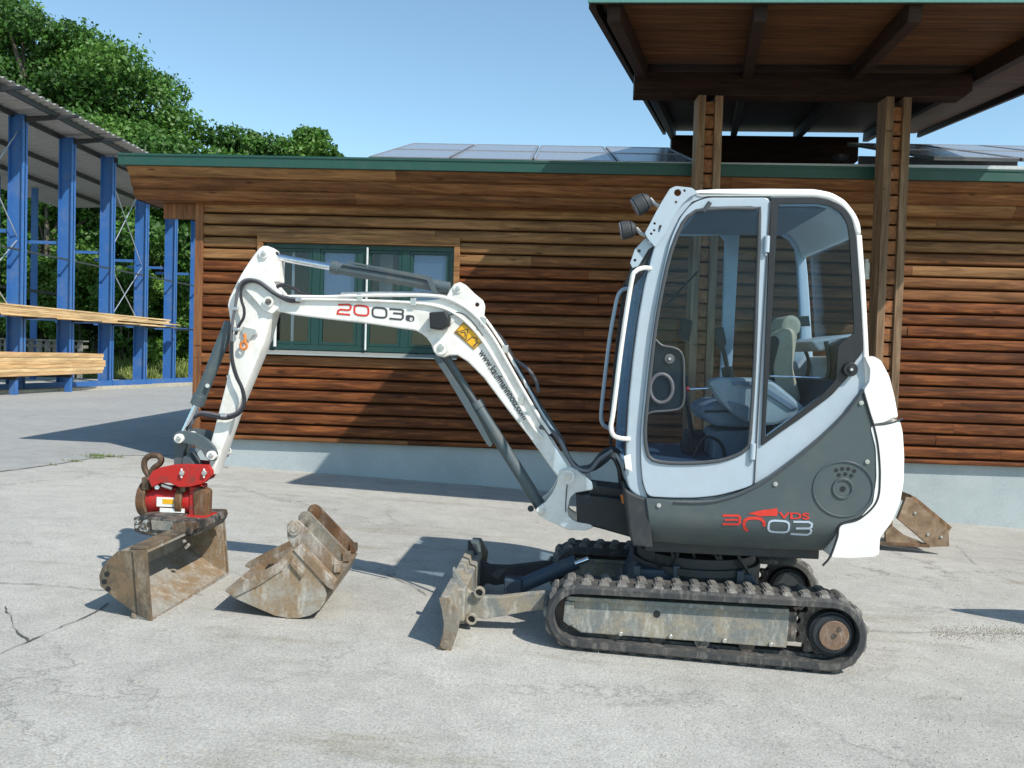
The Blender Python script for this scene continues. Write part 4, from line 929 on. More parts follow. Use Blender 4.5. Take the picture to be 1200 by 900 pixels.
def open_(px, g, w=.03): # shrink/grow an outline
    c = Vector((sum(a for a, _ in px)/len(px), sum(b for _, b in px)/len(px))); return [tuple(c+(Vector(p)-c)*g) for p in px]
cabf = plate('cab_frame', cab_ol, .030, .075, CABP, holes=[X(open_(door_ol, .945), .03), X(open_(qw_ol, .93), .03)], bev=.007, r=.03)
cabf['label'] = 'light grey blue cab side frame'
part('cab_frame', slab_mesh(X(cab_ol, .03), [X(door_hole, .03), X(open_(qw_hole, 1.0), .03)], .985, 1.03, .007), CABP)['label'] = 'far side frame of the cab'
far_g = part('side_glass', slab_mesh(X(open_(door_hole, 1.02), .03), [], 1.005, 1.010, 0), GLASS, smooth=False); part('side_glass', slab_mesh(X(open_(qw_hole, 1.02), .03), [], 1.005, 1.010, 0), GLASS, smooth=False)
roofs = plate('cab_roof', [(816, 222.5), (812, 226), (818, 231), (900, 230.5), (955, 231), (972, 234), (986, 242), (997, 256), (1003, 275), (1010, 275), (1009, 262), (1003, 249), (991, 234), (975, 225), (955, 221), (900, 220.5), (840, 221)], .022, 1.035, WHITEC, bev=.012, r=.025); roofs['label'] = 'white rounded cab roof'
plate('rear_column', [(1003.5, 275), (1010.5, 275), (1014.5, 330), (1018, 400), (1020, 447), (1014, 450), (1011, 400), (1007, 330)], .022, .09, WHITEC, bev=.008)
plate('rear_window', [(1003.5, 275), (1006, 275), (1014, 400), (1012, 400)], .10, .95, GLASS, bev=0)
seal = plate('door_gap_seal', open_(door_ol, 1.008), .0245, .0295, BLACK, cabf, holes=[X(open_(door_ol, .93), .0245)], bev=0)
door = plate('cab_door', door_ol, .010, .024, CABP, holes=[fillet(X(door_hole, .010), .03)], bev=.004, r=.03); door['label'] = 'light grey blue cab door'
rs_ = [P(a, b, .008) for a, b in open_(door_hole, .985)]
part('window_seal', MB().tube([Vector(p) for p in spline(rs_, 2, True)], .0095, 8, True), SEAL, door)
part('door_glass', slab_mesh(X(door_hole, .017), [], .015, .019, 0), GLASS, door, smooth=False)
# black inner panel with lock and recessed handle
pan = fillet(X([(769, 398), (776, 405), (789, 407), (797, 412), (801, 422), (801.5, 468), (797, 478), (786, 481), (766, 482), (758, 484), (760, 450), (763, 425), (766, 402)], .021), .006)
ip = part('inner_door_panel', slab_mesh(pan, [], .021, .03, .002), BLACK, door); ip['label'] = 'black lock panel of the door'
hose('panel_seal', [(767, 397), (776, 405), (789, 407.5), (797, 412), (801, 422), (801.5, 445), (801.5, 468), (797, 478), (786, 481), (766, 482.5), (757, 486)], .012, .006, SEAL, door, 4, 6)
part('handle_recess', MB().tube([Vector((a, .014, b)) for a, b in [(P(775, 455, .014).x+math.cos(t)*.055, P(775, 455, .014).z+math.sin(t)*.07) for t in [i*math.pi/12 for i in range(24)]]], .009, 8, True), HOSEG, door)
p = P(784.5, 420.5, .014); part('door_lock', MB().cyl((p.x, .008, p.z), (p.x, .02, p.z), .024, n=20).cyl((p.x, .004, p.z), (p.x, .008, p.z), .012, n=16), HOSEG, door, bevel=.002)
part('door_lock', MB().cyl((p.x, .0, p.z), (p.x, .004, p.z), .006, n=12), ZINC, door)
for a in ((898, 285), (881.5, 528)):
    q = P(*a, .0); part('hinge', MB().cyl((q.x+.002, .002, q.z-.045), (q.x+.003, .002, q.z+.035), .014, n=14).cyl((q.x, .002, q.z-.06), (q.x, .002, q.z-.045), .007, n=8), CABP, door, bevel=.003)
hose('door_stop', [(824, 248), (828, 243), (832, 237)], .004, .011, SEAL, door, 3)
hose('hinge_seam', [(902.5, 236), (893, 400), (884, 565)], .006, .003, SEAL, door, 8, 6)
qf = plate('quarter_window_frame', qw_ol, .018, .029, BLACK, holes=[fillet(X(qw_hole, .018), .02)], bev=.002, r=[.004, .03]+[.03]*7+[.01]*6+[.004])
part('quarter_glass', slab_mesh(X(open_(qw_hole, 1.01), .024), [], .0235, .027, 0), GLASS, qf, smooth=False)
p = P(996, 433, .012); part('fuel_cap', MB().cyl((p.x, -.004, p.z), (p.x, .018, p.z), .034, n=24).cyl((p.x, -.012, p.z), (p.x, -.004, p.z), .016, n=16), BLACK, qf, bevel=.003); part('fuel_cap', MB().cyl((p.x, -.016, p.z), (p.x, -.012, p.z), .007, n=10), ZINC, qf)
# front: windscreen, header, sill
plate('windscreen', [(785, 248), (775, 268), (764, 300), (755, 337), (748, 377), (742, 422), (737, 472), (734, 520), (733, 550), (735.5, 550), (737, 520), (740, 472), (745, 422), (751, 377), (758, 337), (767, 300), (778, 268), (788, 248)], .08, .98, GLASS, bev=0, wt=.03)
plate('windscreen_frame', [(731, 330), (735, 330), (726, 400), (718.5, 480), (718, 522), (714, 522), (714, 480), (722, 400)], 1.0, 1.03, BLACK, bev=.003)
plate('front_sill', [(733, 545), (745, 545), (757, 584), (745, 580), (737, 573)], .075, .985, CABP, bev=.008, wt=.03)
plate('wiper_track', [(766, 318), (769, 318), (762, 350), (752, 400), (745, 460), (742, 520), (738, 520), (741, 460), (748, 400), (757, 350)], .10, .13, BLACK, bev=.002)
plate('windscreen_frame', [(785, 248), (775, 268), (764, 300), (755, 337), (748, 377), (742, 422), (737, 472), (734, 520), (733, 550), (737, 552), (739, 520), (742, 472), (747, 422), (753, 377), (760, 337), (769, 300), (779, 268), (789, 248)], .076, .095, BLACK, bev=.002, wt=.03)
hose('windscreen_seal', [(787, 250), (768, 295), (757, 335), (749, 378), (743, 424), (738, 474), (735, 522), (734, 552)], .085, .014, BLACK, None, 5)
plate('front_bracket', [(731, 535), (739, 532), (741, 553), (733, 549)], .0, .02, WHITE, bev=.002)
# hand rails
def rail(name, pts, w, mat, lab):
    o = hose(name, pts, w, .0115, mat, None, 6, 10); o['label'] = lab
rail('hand_rail', [(763, 314.5, .03), (754, 314, .015), (745, 318, .0), (740, 330, 0), (729, 400, 0), (719, 480, 0), (716, 500, 0), (719, 510, 0), (727, 513.5, .015), (738, 514.5, .03)], 0, WHITE, 'white near hand rail')
rail('hand_rail', [(738, 338, .98), (731, 339, .97), (725, 345, .96), (721, 360, .96), (714, 400, .96), (708, 450, .96), (704.5, 485, .96), (706, 496, .96), (712, 501, .97), (720, 503, .98)], 1, CABP, 'grey far hand rail')
# work lights on perforated bracket
ho = [circ(794, 226, .015, 4.2, 10)]+[circ(a, b, .015, 1.5, 8) for a, b in ((802, 223.5), (766.5, 270), (767, 262), (763, 274), (792, 237))]+[X(((772.5, 264), (775.5, 264), (773, 272), (770.5, 272)), .015)]
lb = plate('light_bracket', [(785, 221), (792, 218), (811, 220), (818, 226), (808, 231), (799, 240), (790.5, 252), (780, 273), (768, 290), (758.5, 279), (755.5, 273), (762.5, 260.5), (766.5, 252.5), (774.5, 238)], .012, .020, CABP, holes=ho, bev=.0015, r=.01)
lb2 = plate('light_bracket', [(738.5, 308), (744, 292), (757, 278.5), (767, 288), (760, 292), (748, 312), (741, 314)], .05, .058, CABP, holes=[circ(749, 294, .05, 2, 8), circ(744, 305, .05, 1.8, 8)], bev=.0015)
plate('light_bracket', [(757, 280), (767, 289), (754, 322), (744, 316)], .06, .9, DARK, bev=.003, wt=.05)
for (bx0, bx1, ra, rb2, brk) in (((762, 233), (744, 243), .036, .050, (773, 242)), ((745.5, 267.5), (727.5, 270.5), .034, .046, (757, 276))):
    p0, p1 = P(*bx0, .07), P(*bx1, .07); d = (p1-p0).normalized()
    wl = part('work_light', MB().cyl(p0, p0+(p1-p0)*.35, ra*.7, rb2*.95, 20).cyl(p0+(p1-p0)*.35, p1, rb2*.95, rb2, 20), LAMPG, bevel=.008)
    part('lens', MB().cyl(p1, p1+d*.004, rb2*.88, n=20), MATS.get('lamp_lens') or plain('lamp_lens', (.20, .21, .23), .12), wl)
    part('mounting_bracket', MB().tube([p0, p0.lerp(P(*brk, .05), .5)+Vector((0, 0, -.008)), P(*brk, .03)], .009, 6), ZINC, wl)

# ---- interior
part('cab_floor', MB().box((P(740, 548, .08).x, .08, P(790, 552, .08).z), (P(935, 548, .08).x, .985, P(790, 541, .08).z)), FLOORB)
part('rear_bulkhead', MB().hexa([(P(890, 545, .1).x, .09, P(890, 552, .1).z), (P(905, 545, .1).x, .09, P(890, 552, .1).z), (P(905, 545, .1).x, .98, P(890, 552, .1).z), (P(890, 545, .1).x, .98, P(890, 552, .1).z), (P(975, 470, .1).x, .09, P(990, 446, .1).z), (P(1012, 470, .1).x, .09, P(990, 446, .1).z), (P(1012, 470, .1).x, .98, P(990, 446, .1).z), (P(975, 470, .1).x, .98, P(990, 446, .1).z)]), plain('dark_trim', (.06, .06, .062), .7), bevel=.01)
def lump(name, pts, w0, w1, mat, r=.03, par=None, bev=.02): return plate(name, pts, w0, w1, mat, par, bev=bev, r=r, wt=w0)
seat = lump('seat_base', [(838, 505), (888, 503), (890, 546), (834, 546)], .32, .70, SEATM, bev=.01)
seat = lump('seat', [(823, 478), (840, 470), (900, 468), (925, 476), (922, 496), (890, 502), (838, 500), (826, 492)], .26, .76, SEATM)
lump('seat_back', [(905, 470), (900, 430), (905, 396), (915, 386), (928, 384), (936, 392), (930, 430), (940, 470), (925, 482)], .30, .72, BEIGE, par=seat)
lump('head_rest', [(914, 388), (918, 372), (930, 368), (940, 376), (938, 392), (924, 396)], .38, .64, BEIGE, par=seat)
con = lump('arm_console', [(830, 447), (842, 442), (886, 443), (905, 445), (945, 478), (940, 488), (905, 500), (880, 497), (862, 487), (843, 470)], .14, .25, SEATL, bev=.018); con['label'] = 'pale rounded control console'
lump('arm_console', [(830, 447), (842, 442), (886, 443), (905, 445), (930, 470), (905, 490), (880, 497), (862, 487), (843, 470)], .80, .90, SEATL, bev=.018)
bar('safety_lever', (806, 456), (830, 455), .16, .006, CHROME); p = P(805.5, 456, .16)
part('lever_knob', MB().tube([p+Vector((-.014, 0, 0)), p+Vector((-.008, 0, 0)), p, p+Vector((.008, 0, 0)), p+Vector((.014, 0, 0))], [.004, .012, .014, .012, .004], 12), plain('dark_red_knob', (.30, .02, .02), .35))
for ww in (.22, .85):
    j = hose('joystick', [(853, 446), (851, 425), (846, 405), (842, 396)], ww, .012, BLACK, None, 4)
    lump('joystick_grip', [(838, 384), (848, 383), (852, 402), (846, 412), (840, 404)], ww-.018, ww+.018, BLACK, .01, j, .008)
    hose('gaiter', [(854, 448), (853, 438), (852, 430)], ww, .03, BLACK, j, 3)
for ww, x_ in ((.38, 806), (.5, 808), (.62, 806)):
    j = hose('travel_lever', [(x_+8, 540), (x_+2, 500), (x_-2, 470), (x_-6, 448)], ww, .009, BLACK, None, 4)
    lump('lever_grip', [(x_-10, 438), (x_-2, 438), (x_, 456), (x_-6, 458)], ww-.015, ww+.015, BLACK, .008, j, .006)
lump('foot_pedal', [(800, 520), (812, 512), (818, 516), (812, 544), (804, 544)], .42, .56, BLACK, .004, bev=.004)
lump('display_unit', [(800, 372), (812, 376), (808, 400), (796, 396)], .88, .96, BLACK, .006, bev=.006)
lump('wiper_motor', [(921, 250), (931, 248), (934, 262), (928, 270), (922, 266)], .93, .98, SEATL, .01, bev=.006)
lump('interior_lamp', [(978, 270), (986, 266), (990, 274), (982, 278)], .5, .56, SEATL, .004, bev=.004)
lump('headliner', [(822, 236), (955, 236), (970, 240), (968, 246), (822, 244)], .09, .97, plain('headliner_grey', (.20, .22, .25), .8), .004, bev=.004)
lump('rear_shelf', [(950, 400), (1000, 391), (1005, 404), (960, 412)], .3, .9, SEATL, .01, bev=.008)
hose('grab_bar', [(902, 440.5), (940, 442), (976, 444)], .13, .0045, CHROME)
lump('fire_extinguisher_box', [(985, 402), (1004, 394), (1008, 440), (984, 452)], .10, .3, BLACK, .01, bev=.008)
hose('seat_belt', [(968, 400), (972, 430), (966, 450), (950, 470)], .25, .012, BLACK, None, 5)
hose('mirror_arm', [(770, 362), (783, 355), (800, 337), (818, 318)], .99, .006, BLACK, None, 5)

lump('seat_bolster', [(897, 470), (893, 430), (899, 402), (908, 392), (915, 398), (907, 430), (912, 470)], .28, .34, plain('dark_fabric', (.03, .03, .033), .9), par=seat, bev=.015, r=.02)
lump('cushion_seam', [(826, 481), (922, 479), (922, 482), (826, 484)], .255, .27, BLACK, .001, seat, .002)
lump('console_lid', [(858, 447), (888, 447), (936, 478), (926, 480), (884, 452), (858, 451)], .128, .139, SEATM, .004, con, .003)
lump('console_panel', [(852, 470), (878, 476), (892, 496), (876, 494), (862, 486)], .128, .139, plain('mid_grey_plastic', (.20, .21, .22), .5), .01, con, .003)
lump('instrument_panel', [(902, 372), (948, 370), (950, 382), (904, 384)], .9, .94, BLACK, .004, bev=.004)
hose('wiring', [(812, 540), (820, 520), (830, 512), (845, 520), (850, 540)], .3, .008, BLACK, None, 5)
hose('wiring', [(940, 402), (948, 425), (944, 452), (950, 468)], .6, .010, BLACK, None, 5)
lump('tool_box', [(806, 506), (832, 508), (834, 545), (806, 545)], .62, .85, DARK, .01, bev=.01)
# ---- swing post and boom
kp = plate('swing_bracket', [(675, 579), (742, 586), (746, 632), (704, 620), (688, 616), (676, 614)], .40, .70, DARK, bev=.012); kp['label'] = 'dark boom swing bracket'
plate('swing_bracket', [(690, 568), (742, 574), (744, 586), (690, 580)], .44, .66, DARK, bev=.01)
bar('swing_cylinder', (700, 604), (760, 612), .84, .04, CYLG)
ft = plate('boom_foot', [(655, 552), (668, 547), (677, 552), (694, 565.5), (695, 574), (674, 577.5), (668, 584), (665, 598), (667, 606), (674, 611), (692, 614), (696, 618), (686, 622), (665, 621), (644, 611), (630, 603.5), (627.5, 597), (640, 588), (648, 577), (653, 566)], .40, .44, WHITE, bev=.005, r=.012)
plate('boom_foot', [(655, 552), (668, 547), (677, 552), (694, 565.5), (695, 574), (674, 577.5), (668, 584), (665, 598), (667, 606), (674, 611), (692, 614), (696, 618), (686, 622), (665, 621), (644, 611), (630, 603.5), (627.5, 597), (640, 588), (648, 577), (653, 566)], .66, .70, WHITE, bev=.005, r=.012, wt=.40)
part('king_post', MB().cyl(P(683, 582, .55), P(682, 612, .55), .035, n=20), ZINC)
pin(665, 559, .385, .715, 9, WHITE, ft, 'pin_boss', 24, False); pin(665, 559, .378, .72, 4, ZINC, ft)
pin(635.5, 600.5, .39, .71, 4, ZINC, ft)
hose('grease_line', [(665, 564), (664, 575), (663, 590), (663, 600)], .395, .0025, HOSE, ft)
BW = .475
bo = [(318, 349), (328, 346.5), (343, 349), (380, 350), (421, 351), (470, 352), (500, 352), (517, 350), (530, 354), (545, 362), (560, 375), (575, 394), (590, 418), (612, 457), (634, 497), (655, 530), (672, 553), (676, 562), (664, 569), (652, 557), (620, 512), (594.6, 480), (566.6, 442.6), (548, 424), (536, 416.5), (527, 416.5), (520, 419), (512, 417), (508, 412), (505, 403), (500, 396), (494, 391), (487, 387.5), (470, 385), (430, 379), (380, 373.5), (343, 369), (322, 364), (314, 362), (308, 356), (311, 350)]
boom = plate('boom', bo, BW, .625, WHITE, bev=.008); boom['label'] = 'white bent boom'
# raised side rib, pivot bosses, lugs
for w_ in (BW-.012, .627): plate('boom_lug', [(521, 352), (527, 340), (532, 333), (539, 330.5), (546, 334), (556, 344), (566, 352), (568.5, 359), (567, 372), (560, 372), (545, 360)], w_, w_+.02, WHITE, boom, holes=[circ(559, 357, w_, 2.6, 12)], bev=.003, r=.006)
pin(536.5, 338, BW-.02, .65, 5.5, WHITE, boom, 'pin_boss', 20, False); pin(536.5, 338, BW-.026, .65, 3, ZINC, boom)
pin(516.5, 407, BW-.02, .65, 9, WHITE, boom, 'pin_boss', 24, False); pin(516.5, 407, BW-.027, .65, 4, ZINC, boom)
part('doubler_plate', slab_mesh(fillet(X([(497, 389), (516, 388), (531, 378), (537, 366), (527, 362), (512, 364), (505, 388)], BW-.006), .004), [], BW-.006, BW+.001, .002), WHITE, boom)
ft_b = [(316, 348), (340, 352), (360, 354), (470, 360), (497, 363)]
# steel pipes along the boom
pipes = [[(330, 349), (343, 347.5), (380, 348), (421, 346.5), (470, 346), (505, 346.5), (525, 350), (545, 360), (563, 376), (578, 396), (592, 420), (610, 452), (630, 486), (645, 508)],
         [(345, 350.5), (380, 351), (421, 352), (484, 355), (515, 360), (535, 369), (553, 384), (570, 406), (590, 440), (610, 476), (624, 500), (636, 513)],
         [(400, 344.5), (430, 344), (470, 343.5), (505, 344), (527, 347), (548, 356), (567, 372), (583, 394), (597, 417), (617, 452), (636, 486), (652, 510)]]
for i, pp in enumerate(pipes):
    hose('hydraulic_pipe', pp, (BW-.012, BW-.012, .56)[i], (.0095, .008, .010)[i], (WHITE, WHITE, ZINC)[i], boom, 5)
hose('hydraulic_hose', [(562, 372), (575, 384), (590, 400), (603, 424), (622, 458), (642, 490), (656, 512), (666, 535), (676, 547), (684, 548), (694, 545), (704, 533), (716, 526), (727, 532), (731, 548), (733, 566)], .60, .013, HOSE, boom, 5)
hose('hydraulic_hose', [(640, 505), (652, 513), (660, 524), (670, 541), (682, 550), (696, 549), (708, 541), (717, 535), (725, 548), (728, 570)], .52, .013, HOSE, boom, 5)
hose('hydraulic_hose', [(632, 500), (648, 506), (658, 520), (664, 532), (674, 548), (690, 552), (703, 538), (718, 528)], .47, .011, HOSEG, boom, 5)
hose('hydraulic_hose', [(604, 422), (618, 432), (628, 446), (631, 460)], .60, .010, HOSEG, boom, 5)
for a, w_ in (((484, 354), BW-.02), ((421, 349), BW-.02), ((346, 351), BW-.02), ((566, 377), BW-.02), ((592, 409), .5), ((610, 470), BW-.02)):
    q = P(*a, w_); part('pipe_clamp', MB().box((q.x-.017, w_, q.z-.022), (q.x+.017, w_+.02, q.z+.022)), ZINC, boom, bevel=.004)
wlb = plate('boom_light', [(502.5, 366), (522, 364.5), (526.5, 372), (526, 382), (517, 387), (503.5, 385)], BW-.085, BW-.008, BLACK, boom, bev=.010, r=.008); wlb['label'] = 'black work light on the boom'
hose('light_cable', [(525, 370), (535, 366.5), (545, 369), (556, 380), (566, 394)], BW-.012, .003, HOSE, boom)
# decals
def dec(name, pts, wd, w, mat, par, closed=False):
    o2 = [Vector((P(a, b, w).x, P(a, b, w).z)) for a, b in pts]
    me = ribbon(o2, wd*S(w), w, closed).mesh(name)
    if par == body: roll(me, False)
    return part(name, me, mat, par, smooth=False)
def C2(a, b): return (380+a/9.23, 340+b/9.23)
DW = BW-.0025
dec('numeral', [C2(*q) for q in ((150, 158), (262, 156), (283, 165), (288, 190), (275, 212), (250, 216), (172, 210), (150, 222), (143, 255), (280, 266))], 2.2, DW, DECR, boom)
def rr_(cx, cy, rx, ry, sl=.09, f=C2, n=28):
    o = []
    for i in range(n):
        t = 2*math.pi*i/n; c, s_ = math.cos(t), math.sin(t); x = rx*abs(c)**.55*(1 if c > 0 else -1); y = ry*abs(s_)**.55*(1 if s_ > 0 else -1); o.append(f(cx+x, cy+y+sl*x))
    return o
dec('numeral', rr_(402, 220, 76, 52), 2.2, DW, DECR, boom, True)
dec('numeral', rr_(598, 243, 76, 52), 2.2, DW, DECK, boom, True)
dec('numeral', [C2(*q) for q in ((706, 203), (835, 211), (853, 222), (852, 245), (838, 256), (745, 248))], 2.1, DW, DECK, boom)
dec('numeral', [C2(*q) for q in ((838, 258), (853, 275), (850, 302), (830, 318), (705, 306))], 2.1, DW, DECK, boom)
me = slab_mesh([(P(*q, DW).x, P(*q, DW).z) for q in rr_(928, 303, 46, 33)], [], DW, DW+.002, 0); part('letter_badge', me, DECK, boom)
def txt(body, px0, px1, w, size_px, mat, par, name, bold=.0, stretch=None):
    a, b = P(*px0, w), P(*px1, w); me = text_mesh(body, 1.0, bold); xs_ = [v.co.x for v in me.vertices]; wd = max(xs_)-min(xs_); me.transform(Matrix.Translation((-min(xs_), 0, 0)))
    L_ = math.hypot(b.x-a.x, b.z-a.z); s_ = size_px*S(w); ang = math.atan2(b.z-a.z, b.x-a.x)
    me.transform(Matrix.Translation((a.x, w, a.z)) @ Matrix.Rotation(-ang, 4, 'Y') @ Matrix.Rotation(math.pi/2, 4, 'X') @ Matrix.Diagonal((L_/wd, s_, 1, 1)))
    if par == body: roll(me, False)
    return part(name, me, mat, par, smooth=False)
txt('e', (925.5/1e9+480-.0, 375.5), (483.3, 375.9), DW-.002, 7.5, DECW, boom, 'letter', .02)
txt('www.kaufmannholz.com', (560.3, 413), (613.5, 492.5), DW, 11.6, DECK, boom, 'lettering', .02)
# blue-white backing film of the lettering and the warning label
plate('warning_label', [(543, 377.3), (567.7, 398.5), (555.3, 410), (532, 389.3)], DW-.001, DW+.001, DECY, boom, bev=0)
dec('label_border', [(543, 378.4), (566.4, 398.5), (555.2, 408.8), (533.3, 389.3)], .7, DW-.003, DECK, boom, True)
def LQ(u, v): return (543+24.7*u-12*v, 377.3+21.2*u+12*v)
dec('warning_sign', [LQ(.08, .82), LQ(.52, .82), LQ(.30, .16)], .8, DW-.003, DECK, boom, True)
dec('warning_sign', [LQ(.2, .68), LQ(.30, .45), LQ(.42, .68)], 1.0, DW-.003, DECK, boom)
dec('warning_sign', [LQ(.58, .85), LQ(.60, .4), LQ(.78, .25), LQ(.82, .5)], 1.0, DW-.003, DECK, boom)
dec('warning_sign', [LQ(.88, .4), LQ(.88, .85)], 1.7, DW-.003, DECK, boom)
# boom lift cylinder
lc = bar('boom_cylinder', (559, 474), (634, 594), .55, .034, CYLG, r1=.034); part('gland', MB().cyl(P(557, 471, .55), P(562, 479, .55), .040, n=24), CYLG, lc, bevel=.004)
bar('cylinder_rod', (519, 411), (559, 474), .55, .019, CYLG, lc)
part('rod_guard', slab_mesh(X([(508, 419), (515, 417), (524, 430), (548, 467), (577, 521), (574, 524), (570, 520), (540, 470), (522, 440)], .50), [], .500, .506, .001), CYLG, lc)
part('rod_guard', slab_mesh(X([(508, 419), (515, 417), (524, 430), (548, 467), (577, 521), (574, 524), (570, 520), (540, 470), (522, 440)], .50), [], .594, .60, .001), CYLG, lc)
part('cylinder_bolt', MB().cyl(P(622, 596, .50), P(622, 596, .60), .018, n=12), BLACK, lc)
# arm cylinder on top
ac = bar('arm_cylinder', (390, 313.5), (527, 337.5), .55, .033, CYLG); part('gland', MB().cyl(P(388, 313, .55), P(397, 314.6, .55), .038, n=24), CYLG, ac, bevel=.005)
bar('cylinder_rod', (322, 301), (392, 313.8), .55, .0195, CHROME, ac)
part('rod_clevis', MB().cyl(P(316, 299, .55), P(325, 301.6, .55), .03, n=16), DARK, ac, bevel=.006)
part('cylinder_pipe', MB().tube([P(401, 310, .512), P(440, 316, .512), P(500, 327, .512), P(507, 336, .512), P(512, 344, .512)], .007, 6), CYLG, ac)
part('guard_plate', slab_mesh(X([(404, 307), (408, 306), (505, 324), (514, 346), (508, 346), (500, 328)], .505), [], .505, .512, .001), CYLG, ac)
# dipper arm
ao = [(303.5, 290.5), (308, 288), (313, 288), (318.5, 291.5), (321.5, 299), (319.5, 312), (318.5, 326), (322, 335), (329, 343), (330, 360), (320, 366), (311, 398), (302, 420), (276, 482), (258, 534), (253, 547), (250.5, 556), (246.5, 556.5), (245, 545), (246, 520), (250.6, 504), (257, 479), (264, 452), (268.5, 430), (271, 405), (270.5, 385), (268, 366), (266.5, 358), (268, 350), (272, 341.5), (277, 331), (282.4, 321), (290, 309), (297, 299)]
arm = plate('dipper_arm', ao, .490, .610, WHITE, bev=.008); arm['label'] = 'white dipper arm'
for w_ in (.468, .612): plate('arm_side_plate', [(304, 291), (308, 288.5), (313, 288.5), (318.5, 292), (321, 299), (319, 312), (318, 326), (321.5, 335), (328, 344), (328, 360), (319, 368), (309, 364), (297, 350), (284, 336), (278, 330), (283, 321), (290.5, 309), (297.5, 299)], w_, w_+.02, WHITE, arm, bev=.004, r=.01)
pin(308.5, 297, .455, .645, 6, WHITE, arm, 'pin_boss', 20, False); pin(308.5, 297, .449, .65, 3.2, ZINC, arm)
pin(314, 353.5, .452, .648, 6.5, WHITE, arm, 'pin_boss', 20, False); pin(314, 353.5, .444, .65, 3.6, HITCH, arm)
part('mount_lug', MB().box((P(319, 305, .5).x, .5, P(319, 330, .5).z), (P(327, 305, .5).x, .6, P(319, 305, .5).z)), WHITE, arm, bevel=.004)
for k, pp in enumerate(([(352, 351), (338, 349), (325, 345), (314, 337), (304, 330), (293, 327.5), (284, 330), (278.5, 340), (276.5, 355), (273, 375), (271, 398), (271, 420), (276, 440), (283, 455), (285, 470), (280, 481), (271, 486), (260, 487), (246, 484.5), (236, 483.5), (229, 487), (225, 497)],
             [(352, 353), (340, 353), (330, 349), (318, 342), (306, 333), (296, 329.5), (287, 332), (282.5, 340), (283, 352), (286, 362), (285.5, 372), (280, 382), (276, 392)],
             [(272, 400), (272.5, 420), (277.5, 440), (284.5, 456), (287, 471), (282, 483), (272, 489), (261, 490.5), (246, 488), (236, 486), (228, 489)])):
    hose('hydraulic_hose', pp, .452-.003*k, .0085, HOSEG if k == 0 else HOSE, arm, 5)
for a in ((262, 487), (350, 351.5), (275.5, 362), (277, 386)):
    q = P(*a, .445); part('hose_fitting', MB().cyl((q.x-.018, .45, q.z), (q.x+.018, .45, q.z), .013, n=10), ZINC, arm, bevel=.003)
part('hose_loop', MB().tube(spline([P(322, 342, .5), P(326, 335.5, .5), P(336, 335, .5), P(346, 339, .5), P(354, 344, .5), P(364, 345.5, .5)], 5), .010, 8), HOSE, arm)
plate('lifting_bracket', [(284, 383), (299, 386), (302, 392), (296, 393), (291, 400), (288, 397), (283, 390)], .47, .485, ZINC, arm, bev=.003)
part('lifting_eye', MB().tube([Vector((P(285.5, 405, .465).x+math.cos(t)*.019, .465, P(285.5, 405, .465).z+math.sin(t)*.021)) for t in [i*math.pi/8 for i in range(16)]], .007, 8, True).tube([P(287, 391, .47), P(287, 400, .465)], .008, 6), ORANGE, arm)
hose('arm_rib', [(266, 440), (274, 460), (279, 478)], .486, .004, WHITE, arm, 3)
# bucket cylinder and linkage
bc = bar('bucket_cylinder', (270, 378), (233, 470), .55, .034, CYLG); part('gland', MB().cyl(P(235, 463, .55), P(230.5, 474.5, .55), .039, n=24), CYLG, bc, bevel=.004)
bar('cylinder_rod', (232, 472), (216, 507), .55, .019, CHROME, bc)
part('cylinder_port', MB().cyl(P(243, 452, .50), P(243, 452, .53), .012, n=10), ZINC, bc)
part('rod_eye', MB().cyl(P(211, 513, .51), P(211, 513, .59), .033, n=20), CYLG, bc)
lk = [(204, 508), (209, 505), (217, 505.5), (231, 508), (243, 515), (251, 524), (254.5, 532), (252, 540), (245, 541), (240, 535), (236, 528), (228, 522.5), (216, 519.5), (207, 521), (202.5, 515)]
link_ = plate('link', lk, .455, .480, CYLG, bev=.004, r=.008); plate('link', lk, .62, .645, CYLG, bev=.004, r=.008, wt=.455)
link2 = plate('link', [(203, 512), (217, 513), (219, 522), (215, 530), (214, 546), (203, 548), (204, 530)], .51, .59, CYLG, bev=.006); plate('link', [(214, 536), (221, 531), (230, 548), (212, 548)], .50, .6, CYLG, bev=.006)
for a in ((209, 514), (247, 534)):
    pin(*a, .435, .665, 5.8, WHITE, link_, 'pin_boss', 20, False); pin(*a, .425, .67, 3, ZINC, link_)
# red tilting coupler
cpo = [(173, 561), (178, 552.5), (187, 548), (202, 544.8), (214, 544), (244, 544.8), (248.5, 552), (249, 556), (241, 565), (235, 567.7), (221, 571), (209, 571), (199, 566), (188, 566), (177.5, 571.5)]
cp = plate('coupler', cpo, .43, .455, RED, bev=.004, r=.004); cp['label'] = 'red tilting quick coupler'
plate('side_plate', [(173, 561), (178, 552.5), (187, 548), (202, 544.8), (214, 544), (236, 546), (238, 556), (232, 566), (221, 571), (209, 571), (199, 566), (188, 566), (177.5, 571.5)], .625, .65, RED, cp, bev=.004, r=.004, wt=.43)
plate('top_plate', [(176, 556), (188, 550), (203, 547.5), (230, 547.5), (232, 553), (226, 563), (205, 564), (180, 565)], .455, .625, RED, cp, bev=.004)
for a in ((212.7, 554.7), (239, 554.7)):
    pin(*a, .415, .43, 3.2, ZINC, cp); q = P(a[0], a[1], .42); part('lock_clip', MB().box((q.x-.005, .418, q.z-.026), (q.x+.005, .424, q.z+.026)), DECW, cp, bevel=.002)
dc = P(198, 585, .55)
part('tilt_cylinder', MB().cyl((P(172, 585, .55).x, .55, dc.z), (P(228, 585, .55).x, .55, dc.z), .082, n=32), RED, cp, bevel=.006)
